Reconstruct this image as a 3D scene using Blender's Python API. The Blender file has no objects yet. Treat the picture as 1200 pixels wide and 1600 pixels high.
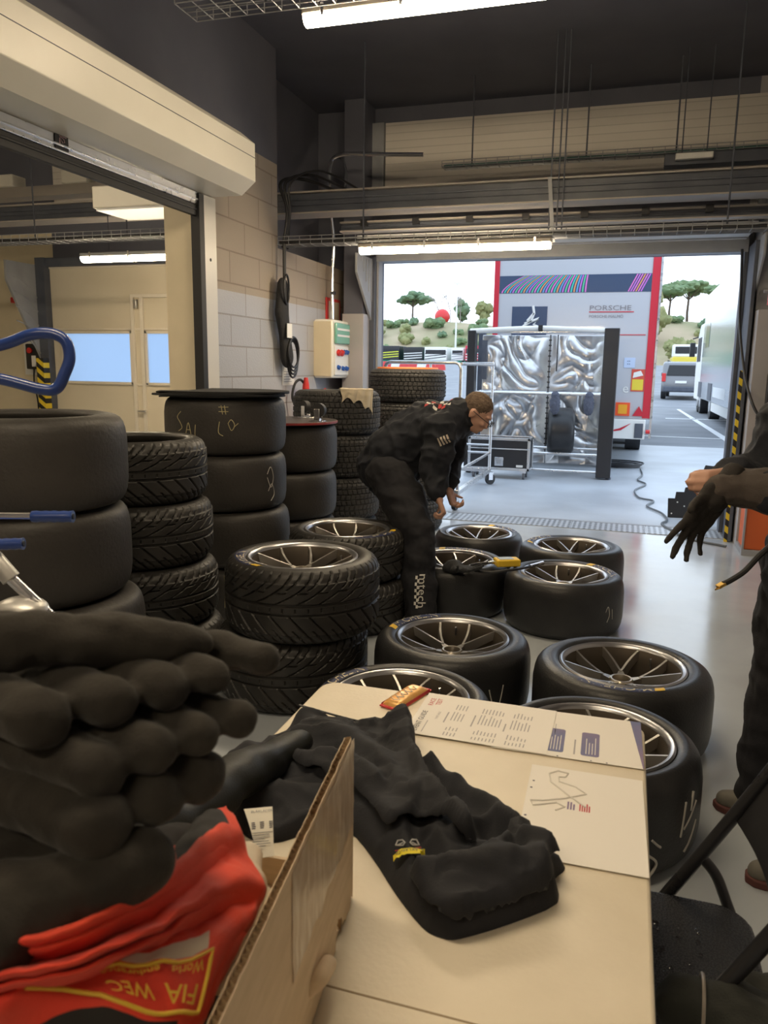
import bpy, bmesh, math, random
from mathutils import Vector as V, Matrix, Euler, noise
PI = math.pi
S = bpy.context.scene
COL = S.collection
random.seed(7)

# ---------------------------------------------------------------- camera, sky, exposure
cam_d = bpy.data.cameras.new('camera')
cam = bpy.data.objects.new('camera', cam_d); COL.objects.link(cam)
cam_d.sensor_fit = 'VERTICAL'; cam_d.sensor_height = 36.0; cam_d.sensor_width = 27.0
cam_d.lens = 1215.0 / 1600.0 * 36.0
cam_d.clip_start = 0.05; cam_d.clip_end = 600
_X = V((0.95455878, 0.29766805, 0.01453472)); _Yd = V((0.06801143, -0.17009603, -0.98307771)); _F = V((-0.29015853, 0.93939399, -0.18261149))
cam.matrix_world = Matrix(((_X.x, -_Yd.x, -_F.x, 0), (_X.y, -_Yd.y, -_F.y, 0), (_X.z, -_Yd.z, -_F.z, 1.5), (0, 0, 0, 1)))
cam_d.dof.use_dof = True; cam_d.dof.focus_distance = 3.6; cam_d.dof.aperture_fstop = 9.0
S.camera = cam
S.view_settings.view_transform = 'Standard'; S.view_settings.look = 'None'
S.view_settings.exposure = 0.28; S.view_settings.gamma = 1.0; S.view_settings.use_curve_mapping = False
SKY = 2.2          # overcast sky radiance
LAMP = 60.0         # fluorescent diffuser radiance
LAMP_COL = (1.0, 0.81, 0.55)

wd = bpy.data.worlds.new('overcast_sky'); S.world = wd; wd.use_nodes = True
nt = wd.node_tree; nt.nodes.clear()
_o = nt.nodes.new('ShaderNodeOutputWorld'); _b = nt.nodes.new('ShaderNodeBackground')
_tc = nt.nodes.new('ShaderNodeTexCoord'); _sx = nt.nodes.new('ShaderNodeSeparateXYZ'); _r = nt.nodes.new('ShaderNodeValToRGB')
_n = nt.nodes.new('ShaderNodeTexNoise'); _n.inputs['Scale'].default_value = 3.0; _n.inputs['Detail'].default_value = 5
_mx = nt.nodes.new('ShaderNodeMix'); _mx.data_type = 'RGBA'; _mx.inputs[0].default_value = 0.12
nt.links.new(_tc.outputs['Generated'], _sx.inputs[0]); nt.links.new(_sx.outputs['Z'], _r.inputs[0]); nt.links.new(_tc.outputs['Generated'], _n.inputs[0])
_r.color_ramp.elements[0].position = 0.0; _r.color_ramp.elements[0].color = (0.78, 0.89, 1.0, 1)
_r.color_ramp.elements[1].position = 0.8; _r.color_ramp.elements[1].color = (0.62, 0.79, 1.0, 1)
nt.links.new(_r.outputs[0], _mx.inputs[6]); nt.links.new(_n.outputs[0], _mx.inputs[7])
nt.links.new(_mx.outputs[2], _b.inputs[0]); _b.inputs[1].default_value = SKY
nt.links.new(_b.outputs[0], _o.inputs[0])

# ---------------------------------------------------------------- materials
MATS = {}
def mat(name, col, rough=0.6, metal=0.0, col2=None, scale=8.0, detail=4.0, bump=0.0, bscale=None, spec=0.5, emit=None, estr=0.0,
        trans=0.0, coat=0.0, lo=0.35, hi=0.65, rvar=0.0, stretch=None, sheen=0.0):
    if name in MATS: return MATS[name]
    m = bpy.data.materials.new(name); m.use_nodes = True; n = m.node_tree; b = n.nodes['Principled BSDF']
    b.inputs['Base Color'].default_value = (*col, 1); b.inputs['Roughness'].default_value = rough; b.inputs['Metallic'].default_value = metal
    b.inputs['Specular IOR Level'].default_value = spec; b.inputs['Transmission Weight'].default_value = trans; b.inputs['Coat Weight'].default_value = coat
    b.inputs['Sheen Weight'].default_value = sheen
    if emit: b.inputs['Emission Color'].default_value = (*emit, 1); b.inputs['Emission Strength'].default_value = estr
    if col2 or bump or rvar:
        tc = n.nodes.new('ShaderNodeTexCoord'); src = tc.outputs['Object']
        if stretch:
            mp = n.nodes.new('ShaderNodeMapping'); mp.inputs['Scale'].default_value = stretch; n.links.new(src, mp.inputs[0]); src = mp.outputs[0]
        nz = n.nodes.new('ShaderNodeTexNoise'); nz.inputs['Scale'].default_value = scale; nz.inputs['Detail'].default_value = detail; n.links.new(src, nz.inputs['Vector'])
        if col2:
            r = n.nodes.new('ShaderNodeValToRGB'); e = r.color_ramp.elements
            e[0].position = lo; e[0].color = (*col, 1); e[1].position = hi; e[1].color = (*col2, 1)
            n.links.new(nz.outputs[0], r.inputs[0]); n.links.new(r.outputs[0], b.inputs['Base Color'])
        if rvar:
            mr = n.nodes.new('ShaderNodeMapRange'); mr.inputs['From Min'].default_value = .3; mr.inputs['From Max'].default_value = .7
            mr.inputs['To Min'].default_value = max(0, rough - rvar); mr.inputs['To Max'].default_value = min(1, rough + rvar)
            n.links.new(nz.outputs[0], mr.inputs[0]); n.links.new(mr.outputs[0], b.inputs['Roughness'])
        if bump:
            nb = nz
            if bscale:
                nb = n.nodes.new('ShaderNodeTexNoise'); nb.inputs['Scale'].default_value = bscale; nb.inputs['Detail'].default_value = 3; n.links.new(src, nb.inputs['Vector'])
            bp = n.nodes.new('ShaderNodeBump'); bp.inputs['Strength'].default_value = bump; bp.inputs['Distance'].default_value = 0.01
            n.links.new(nb.outputs[0], bp.inputs['Height']); n.links.new(bp.outputs[0], b.inputs['Normal'])
    MATS[name] = m
    return m

# ---------------------------------------------------------------- mesh builder
class MB:
    def __init__(s): s.v = []; s.f = []; s.m = []; s.mi = 0
    def add(s, vs, fs):
        o = len(s.v); s.v += [tuple(p) for p in vs]; s.f += [tuple(i + o for i in q) for q in fs]; s.m += [s.mi] * len(fs); return s
    def box(s, x0, y0, z0, x1, y1, z1, M=None):
        vs = [V((x, y, z)) for z in (z0, z1) for y in (y0, y1) for x in (x0, x1)]
        if M is not None: vs = [M @ p for p in vs]
        return s.add(vs, [(0, 2, 3, 1), (4, 5, 7, 6), (0, 1, 5, 4), (2, 6, 7, 3), (0, 4, 6, 2), (1, 3, 7, 5)])
    def quad(s, a, b, c, d): return s.add([a, b, c, d], [(0, 1, 2, 3)])
    def prism(s, pts, z0, z1, M=None):           # polygon in xy extruded z0..z1
        n = len(pts); vs = [V((p[0], p[1], z0)) for p in pts] + [V((p[0], p[1], z1)) for p in pts]
        if M is not None: vs = [M @ p for p in vs]
        return s.add(vs, [tuple(range(n))[::-1], tuple(range(n, 2 * n))] + [(i, (i + 1) % n, n + (i + 1) % n, n + i) for i in range(n)])
    def bar(s, a, b, w, h, up=(0, 0, 1)):        # rectangular bar from a to b
        a, b = V(a), V(b); d = (b - a).normalized(); u = V(up)
        if abs(d.dot(u)) > .98: u = V((1, 0, 0))
        r = d.cross(u).normalized(); u = r.cross(d)
        vs = [p + r * (i * w / 2) + u * (j * h / 2) for p in (a, b) for i, j in ((-1, -1), (1, -1), (1, 1), (-1, 1))]
        return s.add(vs, [(0, 1, 2, 3), (7, 6, 5, 4), (0, 4, 5, 1), (1, 5, 6, 2), (2, 6, 7, 3), (3, 7, 4, 0)])
    def tube(s, pts, r, n=10, closed=False, cap=True):
        pts = [V(p) for p in pts]; m = len(pts); rs = r if isinstance(r, (list, tuple)) else [r] * m
        prev = None; vs = []
        for i, p in enumerate(pts):
            if closed: d = pts[(i + 1) % m] - pts[i - 1]
            else: d = pts[min(i + 1, m - 1)] - pts[max(i - 1, 0)]
            d.normalize()
            if prev is None:
                u = V((0, 0, 1)) if abs(d.z) < .9 else V((1, 0, 0)); u = (u - d * u.dot(d)).normalized()
            else:
                u = prev - d * prev.dot(d)
                u = u.normalized() if u.length > 1e-6 else V((1, 0, 0))
            prev = u; w = d.cross(u)
            vs += [p + (u * math.cos(2 * PI * k / n) + w * math.sin(2 * PI * k / n)) * rs[i] for k in range(n)]
        fs = []
        for i in range(m if closed else m - 1):
            j = (i + 1) % m
            fs += [(i * n + k, i * n + (k + 1) % n, j * n + (k + 1) % n, j * n + k) for k in range(n)]
        if cap and not closed: fs += [tuple(range(n))[::-1], tuple(range((m - 1) * n, m * n))]
        return s.add(vs, fs)
    def cyl(s, a, b, r, n=20): return s.tube([a, b], r, n)
    def lathe(s, prof, n=48, c=(0, 0, 0), closed=True, M=None):   # profile (r, z); closed joins last to first
        m = len(prof); vs = []
        for k in range(n):
            t = 2 * PI * k / n; ct, st = math.cos(t), math.sin(t)
            vs += [V((c[0] + r * ct, c[1] + r * st, c[2] + z)) for r, z in prof]
        if M is not None: vs = [M @ p for p in vs]
        fs = []
        for k in range(n):
            k2 = (k + 1) % n
            for i in range(m if closed else m - 1):
                j = (i + 1) % m; fs.append((k * m + i, k2 * m + i, k2 * m + j, k * m + j))
        return s.add(vs, fs)
    def ball(s, c, r, n=16, m=10):
        rx, ry, rz = r if isinstance(r, (tuple, list)) else (r, r, r); c = V(c)
        vs = [c + V((0, 0, -rz))]
        for i in range(1, m):
            a = -PI / 2 + PI * i / m
            vs += [c + V((rx * math.cos(a) * math.cos(2 * PI * k / n), ry * math.cos(a) * math.sin(2 * PI * k / n), rz * math.sin(a))) for k in range(n)]
        vs.append(c + V((0, 0, rz))); L = len(vs) - 1
        fs = [(0, 1 + (k + 1) % n, 1 + k) for k in range(n)]
        for i in range(m - 2):
            fs += [(1 + i * n + k, 1 + i * n + (k + 1) % n, 1 + (i + 1) * n + (k + 1) % n, 1 + (i + 1) * n + k) for k in range(n)]
        fs += [(L, 1 + (m - 2) * n + k, 1 + (m - 2) * n + (k + 1) % n) for k in range(n)]
        return s.add(vs, fs)
    def capsule(s, a, b, r0, r1, n=14):
        a, b = V(a), V(b); d = b - a; L = d.length
        if L < 1e-6: return s.ball(a, r0, n, 8)
        d /= L; q = V((0, 0, 1)).rotation_difference(d).to_matrix().to_4x4(); q.translation = a
        prof = [(max(1e-4, r0 * math.cos(t)), r0 * math.sin(t)) for t in [(-PI / 2) * (1 - i / 4) for i in range(5)]]
        prof += [(max(1e-4, r1 * math.cos(t)), L + r1 * math.sin(t)) for t in [PI / 2 * i / 4 for i in range(5)]]
        return s.lathe(prof, n, closed=False, M=q)
    def grid(s, fn, nu, nv):                     # fn(i/nu, j/nv) -> point
        vs = [fn(i / nu, j / nv) for j in range(nv + 1) for i in range(nu + 1)]; w = nu + 1
        return s.add(vs, [(j * w + i, j * w + i + 1, (j + 1) * w + i + 1, (j + 1) * w + i) for j in range(nv) for i in range(nu)])
    def sheet(s, fn, nu, nv, off):               # grid with thickness along off (vector)
        off = V(off); g = [V(fn(i / nu, j / nv)) for j in range(nv + 1) for i in range(nu + 1)]; w = nu + 1; N = len(g)
        fs = []
        for j in range(nv):
            for i in range(nu):
                q = (j * w + i, j * w + i + 1, (j + 1) * w + i + 1, (j + 1) * w + i); fs.append(q); fs.append(tuple(k + N for k in q[::-1]))
        rim = [i for i in range(w)] + [j * w + nu for j in range(1, nv + 1)] + [nv * w + i for i in range(nu - 1, -1, -1)] + [j * w for j in range(nv - 1, 0, -1)]
        for a, b in zip(rim, rim[1:] + rim[:1]): fs.append((b, a, a + N, b + N))
        return s.add(g + [p + off for p in g], fs)
    def mesh(s, name, mats, smooth=True, angle=35):
        me = bpy.data.meshes.new(name); me.from_pydata(s.v, [], s.f)
        for m in (mats if isinstance(mats, (list, tuple)) else [mats]): me.materials.append(m)
        if s.m and max(s.m): me.polygons.foreach_set('material_index', s.m)
        bm = bmesh.new(); bm.from_mesh(me); bmesh.ops.recalc_face_normals(bm, faces=bm.faces); bm.to_mesh(me); bm.free()
        if smooth:
            me.polygons.foreach_set('use_smooth', [True] * len(me.polygons)); me.set_sharp_from_angle(angle=math.radians(angle))
        return me
    def build(s, name, mats, parent=None, loc=None, rot=None, bevel=0, smooth=True, angle=35, segs=2):
        o = bpy.data.objects.new(name, s.mesh(name, mats, smooth, angle)); COL.objects.link(o)
        if parent: o.parent = parent
        if loc: o.location = loc
        if rot: o.rotation_euler = rot
        if bevel:
            b = o.modifiers.new('bevel', 'BEVEL'); b.width = bevel; b.segments = segs; b.limit_method = 'ANGLE'; b.angle_limit = math.radians(40)
        return o
def tag(o, label, cat=None, group=None, kind=None):
    if label: o['label'] = label
    if cat: o['category'] = cat
    if group: o['group'] = group
    if kind: o['kind'] = kind
    return o
def thing(name, label, cat, loc=(0, 0, 0), rz=0.0, group=None):
    o = bpy.data.objects.new(name, None); COL.objects.link(o); o.empty_display_size = .1
    o.location = loc; o.rotation_euler = (0, 0, rz); return tag(o, label, cat, group)
def struct(o): o['kind'] = 'structure'; return o
def dup(o, parent=None):
    c = o.copy(); COL.objects.link(c)
    if parent: c.parent = parent
    for ch in list(o.children): dup(ch, c)
    return c
def catmull(pts, k=8, closed=False):
    P = [V(p) for p in pts]; n = len(P); out = []
    for i in range(n if closed else n - 1):
        if closed: a, b, c, d = P[i - 1], P[i], P[(i + 1) % n], P[(i + 2) % n]
        else: a, b, c, d = P[max(i - 1, 0)], P[i], P[i + 1], P[min(i + 2, n - 1)]
        for j in range(k):
            t = j / k; out.append(.5 * (2 * b + (c - a) * t + (2 * a - 5 * b + 4 * c - d) * t * t + (3 * b - a - 3 * c + d) * t ** 3))
    if not closed: out.append(P[-1])
    return out
def text_geo(s, size, align='LEFT', res=2, sx=1.0):    # -> 2-D verts, faces
    cu = bpy.data.curves.new('t', 'FONT'); cu.body = s; cu.size = size; cu.align_x = align; cu.resolution_u = res
    o = bpy.data.objects.new('t', cu); COL.objects.link(o)
    dg = bpy.context.evaluated_depsgraph_get(); me = bpy.data.meshes.new_from_object(o.evaluated_get(dg))
    vs = [(v.co.x * sx, v.co.y) for v in me.vertices]; fs = [tuple(p.vertices) for p in me.polygons]
    bpy.data.objects.remove(o); bpy.data.curves.remove(cu); bpy.data.meshes.remove(me)
    return vs, fs
def put_text(mb, s, size, M, align='LEFT', sx=1.0):
    vs, fs = text_geo(s, size, align, sx=sx); mb.add([M @ V((x, y, 0)) for x, y in vs], fs)
def frame(o, x, y):                              # matrix from origin and two axes
    x = V(x).normalized(); y = V(y); y = (y - x * y.dot(x)).normalized(); z = x.cross(y); o = V(o)
    return Matrix(((x.x, y.x, z.x, o.x), (x.y, y.y, z.y, o.y), (x.z, y.z, z.z, o.z), (0, 0, 0, 1)))
def blob(mb, voxel, smooth=3, disp=None):        # union of closed pieces -> one continuous surface, returns MB
    me = mb.mesh('b', [], smooth=False); o = bpy.data.objects.new('b', me); COL.objects.link(o)
    r = o.modifiers.new('r', 'REMESH'); r.mode = 'VOXEL'; r.voxel_size = voxel
    if smooth:
        q = o.modifiers.new('s', 'SMOOTH'); q.factor = .5; q.iterations = smooth
    dg = bpy.context.evaluated_depsgraph_get(); m2 = bpy.data.meshes.new_from_object(o.evaluated_get(dg))
    out = MB()
    vs = [v.co.copy() for v in m2.vertices]
    if disp: vs = [p + v.normal * disp(p) for p, v in zip(vs, m2.vertices)]
    out.add(vs, [tuple(p.vertices) for p in m2.polygons])
    bpy.data.objects.remove(o); bpy.data.meshes.remove(me); bpy.data.meshes.remove(m2)
    return out
def chain(mb, pts, rs, n=14):
    for i in range(len(pts) - 1): mb.capsule(pts[i], pts[i + 1], rs[i], rs[i + 1], n)
def fold(p, s, a):                               # wrinkle displacement
    return a * (noise.noise(p * s) + .5 * noise.noise(p * s * 2.3 + V((5, 1, 2))))
def cloth(outline, z0, hfun, res=0.008, edge=0.02, t=0.012):    # thick folded fabric lying on z0, polygon outline in xy
    poly = [V((p[0], p[1])) for p in outline]; n = len(poly)
    xs = [p.x for p in poly]; ys = [p.y for p in poly]; x0, y0 = min(xs) - res, min(ys) - res
    nx = int((max(xs) - x0) / res) + 2; ny = int((max(ys) - y0) / res) + 2
    def inside(x, y):
        c = False
        for i in range(n):
            a, b = poly[i], poly[i - 1]
            if (a.y > y) != (b.y > y) and x < (b.x - a.x) * (y - a.y) / (b.y - a.y) + a.x: c = not c
        return c
    def near(x, y):
        q = V((x, y)); best = None; bd = 9e9
        for i in range(n):
            a, b = poly[i - 1], poly[i]; ab = b - a; k = max(0, min(1, (q - a).dot(ab) / max(ab.length_squared, 1e-12))); p = a + ab * k; d = (q - p).length_squared
            if d < bd: bd = d; best = p
        return math.sqrt(bd), best
    idx = {}; pts = []
    for j in range(ny):
        for i in range(nx):
            x, y = x0 + i * res, y0 + j * res
            if inside(x, y): idx[(i, j)] = len(pts); pts.append([x, y])
    quads = []
    for (i, j) in idx:
        q = [(i, j), (i + 1, j), (i + 1, j + 1), (i, j + 1)]
        if all(k in idx for k in q): quads.append(tuple(idx[k] for k in q))
    cnt = {}
    for q in quads:
        for a, b in zip(q, q[1:] + q[:1]): cnt[(a, b)] = 1
    border = [(a, b) for (a, b) in cnt if (b, a) not in cnt]
    bset = {a for e in border for a in e}
    used = sorted({k for q in quads for k in q}); mp = {k: i for i, k in enumerate(used)}
    top, bot = [], []
    for k in used:
        x, y = pts[k]; d, p = near(x, y)
        if k in bset: x, y = p.x, p.y; d = 0
        e = min(d / edge, 1); rr = math.sqrt(1 - (1 - e) ** 2)
        z = z0 + .002 + rr * (t + hfun(x, y, d)); top.append((x, y, z)); bot.append((x, y, z0 + .0005))
    N = len(used); m = MB(); fs = []
    for q in quads:
        q = tuple(mp[k] for k in q); fs.append(q); fs.append(tuple(k + N for k in q[::-1]))
    for a, b in border: a, b = mp[a], mp[b]; fs.append((b, a, a + N, b + N))
    m.add(top + bot, fs); return m
def segd(x, y, a, b):
    ax, ay = a; bx, by = b; dx, dy = bx - ax, by - ay; k = max(0, min(1, ((x - ax) * dx + (y - ay) * dy) / (dx * dx + dy * dy)))
    return math.hypot(x - ax - k * dx, y - ay - k * dy), k
def ridges(lst):                                 # lst of (path points, height, width)
    def f(x, y):
        h = 0
        for path, a, w in lst:
            d = min(segd(x, y, path[i], path[i + 1])[0] for i in range(len(path) - 1)); h += a * math.exp(-(d / w) ** 2)
        return h
    return f
# ---------------------------------------------------------------- procedural special materials
def node_mat(name, rough=.6, metal=0.0):
    m = bpy.data.materials.new(name); m.use_nodes = True; b = m.node_tree.nodes['Principled BSDF']
    b.inputs['Roughness'].default_value = rough; b.inputs['Metallic'].default_value = metal; MATS[name] = m
    return m, m.node_tree, b
def block_mat(name, c1, c2, mortar, rough):
    m, n, b = node_mat(name, rough); L = n.links.new
    tc = n.nodes.new('ShaderNodeTexCoord'); sp = n.nodes.new('ShaderNodeSeparateXYZ'); cb = n.nodes.new('ShaderNodeCombineXYZ')
    L(tc.outputs['Object'], sp.inputs[0]); L(sp.outputs['Y'], cb.inputs['X']); L(sp.outputs['Z'], cb.inputs['Y'])
    br = n.nodes.new('ShaderNodeTexBrick'); L(cb.outputs[0], br.inputs['Vector'])
    for k, v in (('Scale', 1), ('Mortar Size', .007), ('Mortar Smooth', .3), ('Bias', 0), ('Brick Width', .5), ('Row Height', .235)): br.inputs[k].default_value = v
    br.inputs['Color1'].default_value = (*c1, 1); br.inputs['Color2'].default_value = (*c2, 1); br.inputs['Mortar'].default_value = (*mortar, 1)
    L(br.outputs['Color'], b.inputs['Base Color'])
    nz = n.nodes.new('ShaderNodeTexNoise'); nz.inputs['Scale'].default_value = 90; L(tc.outputs['Object'], nz.inputs[0])
    mm = n.nodes.new('ShaderNodeMath'); mm.operation = 'MULTIPLY_ADD'; mm.inputs[1].default_value = -1.0; L(br.outputs['Fac'], mm.inputs[0]); L(nz.outputs[0], mm.inputs[2])
    bp = n.nodes.new('ShaderNodeBump'); bp.inputs['Strength'].default_value = .45; bp.inputs['Distance'].default_value = .006; L(mm.outputs[0], bp.inputs['Height']); L(bp.outputs[0], b.inputs['Normal'])
    return m
def dots_mat(name, base, dot, size, rad, rough, metal):      # regular punched holes
    m, n, b = node_mat(name, rough, metal); L = n.links.new
    tc = n.nodes.new('ShaderNodeTexCoord'); sc = n.nodes.new('ShaderNodeVectorMath'); sc.operation = 'SCALE'; sc.inputs['Scale'].default_value = 1 / size; L(tc.outputs['Object'], sc.inputs[0])
    fr = n.nodes.new('ShaderNodeVectorMath'); fr.operation = 'FRACTION'; L(sc.outputs[0], fr.inputs[0])
    ml = n.nodes.new('ShaderNodeVectorMath'); ml.operation = 'MULTIPLY'; ml.inputs[1].default_value = (1, 1, 0); L(fr.outputs[0], ml.inputs[0])
    ds = n.nodes.new('ShaderNodeVectorMath'); ds.operation = 'DISTANCE'; ds.inputs[1].default_value = (.5, .5, 0); L(ml.outputs[0], ds.inputs[0])
    lt = n.nodes.new('ShaderNodeMath'); lt.operation = 'LESS_THAN'; lt.inputs[1].default_value = rad; L(ds.outputs['Value'], lt.inputs[0])
    mx = n.nodes.new('ShaderNodeMix'); mx.data_type = 'RGBA'; mx.inputs[6].default_value = (*base, 1); mx.inputs[7].default_value = (*dot, 1); L(lt.outputs[0], mx.inputs[0]); L(mx.outputs[2], b.inputs['Base Color'])
    return m
def stripe_mat(name, c1, c2, freq, axis=(0, 0, 1), duty=.5, rough=.6):
    m, n, b = node_mat(name, rough); L = n.links.new
    tc = n.nodes.new('ShaderNodeTexCoord'); dt = n.nodes.new('ShaderNodeVectorMath'); dt.operation = 'DOT_PRODUCT'; dt.inputs[1].default_value = tuple(a * freq for a in axis); L(tc.outputs['Object'], dt.inputs[0])
    fr = n.nodes.new('ShaderNodeMath'); fr.operation = 'FRACT'; L(dt.outputs['Value'], fr.inputs[0])
    lt = n.nodes.new('ShaderNodeMath'); lt.operation = 'LESS_THAN'; lt.inputs[1].default_value = duty; L(fr.outputs[0], lt.inputs[0])
    mx = n.nodes.new('ShaderNodeMix'); mx.data_type = 'RGBA'; mx.inputs[6].default_value = (*c1, 1); mx.inputs[7].default_value = (*c2, 1); L(lt.outputs[0], mx.inputs[0]); L(mx.outputs[2], b.inputs['Base Color'])
    return m

m_floor = mat('painted_concrete_floor', (.415, .45, .49), .16, col2=(.49, .53, .57), scale=1.6, detail=8, bump=.04, bscale=14, spec=.85, rvar=.07)
m_apron = mat('apron_concrete', (.33, .35, .38), .42, col2=(.44, .47, .51), scale=.9, detail=9, bump=.15, bscale=30)
m_asphalt = mat('asphalt', (.17, .18, .20), .7, col2=(.24, .25, .27), scale=.7, detail=10, bump=.2, bscale=60)
m_blk_grey = block_mat('grey_painted_blocks', (.40, .41, .45), (.45, .46, .50), (.30, .28, .28), .38)
m_blk_tan = block_mat('tan_painted_blocks', (.36, .31, .26), (.40, .34, .28), (.27, .22, .18), .7)
m_dark = mat('dark_painted_concrete', (.115, .12, .155), .8, col2=(.13, .135, .17), scale=2.5, detail=6)
m_darksteel = mat('dark_grey_steel', (.062, .070, .095), .5, col2=(.085, .095, .12), scale=5)
m_midsteel = mat('mid_grey_steel', (.27, .28, .30), .5, col2=(.33, .34, .36), scale=4)
m_lipsteel = mat('pale_steel_lip', (.34, .31, .28), .5)  # flange steel, paler than the channel steel
m_greypaint = mat('grey_wall_paint', (.36, .35, .36), .6, col2=(.42, .40, .41), scale=3)
m_cream = mat('cream_painted_steel', (.80, .77, .68), .40, col2=(.84, .81, .72), scale=2)
m_creamwall = mat('cream_wall', (.66, .58, .42), .7, col2=(.72, .63, .46), scale=3)
m_alu = mat('aluminium', (.72, .72, .73), .32, 1.0, rvar=.08, scale=20)
m_chrome = mat('bright_zinc', (.80, .80, .82), .22, 1.0)
m_white = mat('white_plastic', (.78, .77, .74), .45)
m_whitetrim = mat('white_guide_rail', (.70, .68, .64), .4)
m_black = mat('black_rubber', (.016, .016, .018), .6)
m_blackplastic = mat('black_plastic', (.02, .02, .023), .4)
m_red = mat('red_paint', (.62, .03, .03), .4)
m_panel = stripe_mat('slatted_cream_panel', (.62, .58, .53), (.48, .45, .41), 14, (0, 0, 1), .12)
m_strip = stripe_mat('hazard_stripes', (.75, .55, .03), (.015, .015, .015), 7.0, (.9, 0, 1.2), .5, .5)
m_drain = dots_mat('perforated_drain', (.48, .50, .53), (.05, .055, .06), .05, .30, .4, .4)
m_lamp = mat('glowing_diffuser', (.9, .9, .85), .5, emit=LAMP_COL, estr=LAMP)
m_frost = None

# ---------------------------------------------------------------- structure
XW = -2.95; YB = 8.0; ZC = 4.05
b = MB(); b.box(-9, -4.2, -.1, 1.75, 8.0, 0); struct(b.build('floor', m_floor))
b = MB(); b.box(-9.2, -4.4, ZC, 1.9, 8.2, ZC + .2); struct(b.build('ceiling', m_dark))
b = MB()
b.mi = 0; b.box(-3.16, 5.0, 0, XW, 8.0, 2.055)                       # grey lower blocks
b.mi = 1; b.box(-3.16, 5.0, 2.055, XW, 6.36, 3.16); b.box(-3.16, 6.36, 2.055, XW, 8.0, 2.49)
b.mi = 1; b.box(-3.16, -4.2, 0, XW, 1.2, 3.16)
b.mi = 2; b.box(-3.16, 1.2, 2.72, XW, 5.0, ZC); b.box(-3.16, -4.2, 3.16, XW, 1.2, ZC); b.box(-3.16, 5.0, 3.16, XW, 6.36, ZC)
b.box(-3.36, 6.36, 2.49, -3.24, 8.0, ZC)
struct(b.build('wall_left', [m_blk_grey, m_blk_tan, m_dark], smooth=False))
b = MB(); b.box(-3.18, 4.99, 0, XW - .003, 5.0, 2.7); struct(b.build('trim_reveal', m_creamwall))
b = MB(); b.box(1.6, -4.2, 0, 1.75, 8.0, ZC); struct(b.build('wall_right', m_greypaint))
b = MB(); b.box(-9, -4.4, 0, 1.75, -4.2, ZC); struct(b.build('wall_rear', m_greypaint))
b = MB(); b.box(-9.15, -4.2, 0, -9.0, 8.0, ZC); struct(b.build('wall_far_left', m_creamwall))
# facade wall with the two door openings
b = MB(); Y1 = 8.2
b.mi = 0; b.box(-3.36, YB, 0, -2.57, Y1, ZC); b.box(-2.57, YB, 2.58, .92, Y1, ZC)
b.mi = 1; b.box(.92, YB, 0, 1.75, Y1, ZC)
b.mi = 2; b.box(-9.0, YB, 0, -6.62, Y1, 3.0); b.mi = 0; b.box(-9.0, YB, 3.0, -6.62, Y1, ZC); b.box(-6.62, YB, 2.62, -3.36, Y1, ZC)
struct(b.build('wall_back', [m_dark, m_greypaint, m_creamwall], smooth=False))
# cream slatted strip above the door
b = MB(); b.box(-2.49, 7.93, 3.22, 1.59, 7.99, 3.89); b.build('trim_1', m_panel)['kind'] = 'structure'
b = MB(); b.box(-6.5, 7.93, 3.22, -3.45, 7.99, 3.89); b.build('trim_11', m_panel)['kind'] = 'structure'
b = MB(); b.box(-2.69, 7.9, 3.22, -2.50, 7.99, 3.89); struct(b.build('trim_2', m_midsteel))
# drain strip in front of the door
b = MB()
for i in range(5): b.box(-2.55 + i * .70, 7.56, .0, -2.55 + i * .70 + .694, 7.93, .006)
struct(b.build('trim_3', m_drain))
b = MB(); b.box(-2.57, 7.93, 0, .92, 7.99, .008); struct(b.build('trim_4', m_midsteel))
# pillar and door jambs
b = MB(); b.mi = 0; b.box(-2.83, 7.62, 0, -2.60, 7.99, 2.03); b.mi = 1; b.box(-2.83, 7.66, 2.03, -2.62, 7.99, ZC)
struct(b.build('trim_5', [m_greypaint, m_dark], bevel=.006))
b = MB(); b.mi = 0; b.box(-2.60, 7.80, 0, -2.545, 7.99, 2.6); b.mi = 1; b.box(-2.545, 7.86, 0, -2.52, 7.99, 2.6)
b.mi = 1; b.prism([(7.35, 2.58), (7.95, 2.58), (7.95, 1.9), (7.88, 1.9), (7.35, 2.4)], -2.60, -2.575, M=Matrix(((0, 0, 1, 0), (1, 0, 0, 0), (0, 1, 0, 0), (0, 0, 0, 1))))
for i in range(6): b.box(-2.575, 7.45 + i * .08, 2.52 - i * .09, -2.567, 7.47 + i * .08, 2.56)
struct(b.build('trim_6', [m_darksteel, m_midsteel], bevel=.003))
b = MB(); b.mi = 0; b.box(.90, 7.86, 0, .935, 7.99, 2.6); b.box(.935, 7.45, 0, .965, 7.99, 2.6)
b.mi = 1; b.prism([(7.2, 2.62), (7.95, 2.62), (7.95, 1.9), (7.88, 1.9), (7.2, 2.45)], .965, .985, M=Matrix(((0, 0, 1, 0), (1, 0, 0, 0), (0, 1, 0, 0), (0, 0, 0, 1))))
b.mi = 2; b.box(.985, 7.30, 0, 1.59, 7.99, 2.02)
b.mi = 1; b.box(.985, 7.5, 2.02, 1.59, 7.99, 3.2)
struct(b.build('trim_7', [m_darksteel, m_midsteel, m_greypaint], bevel=.004))
b = MB(); b.box(.905, 7.455, .0, .964, 7.466, 1.52); struct(b.build('trim_8', m_strip))
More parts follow.
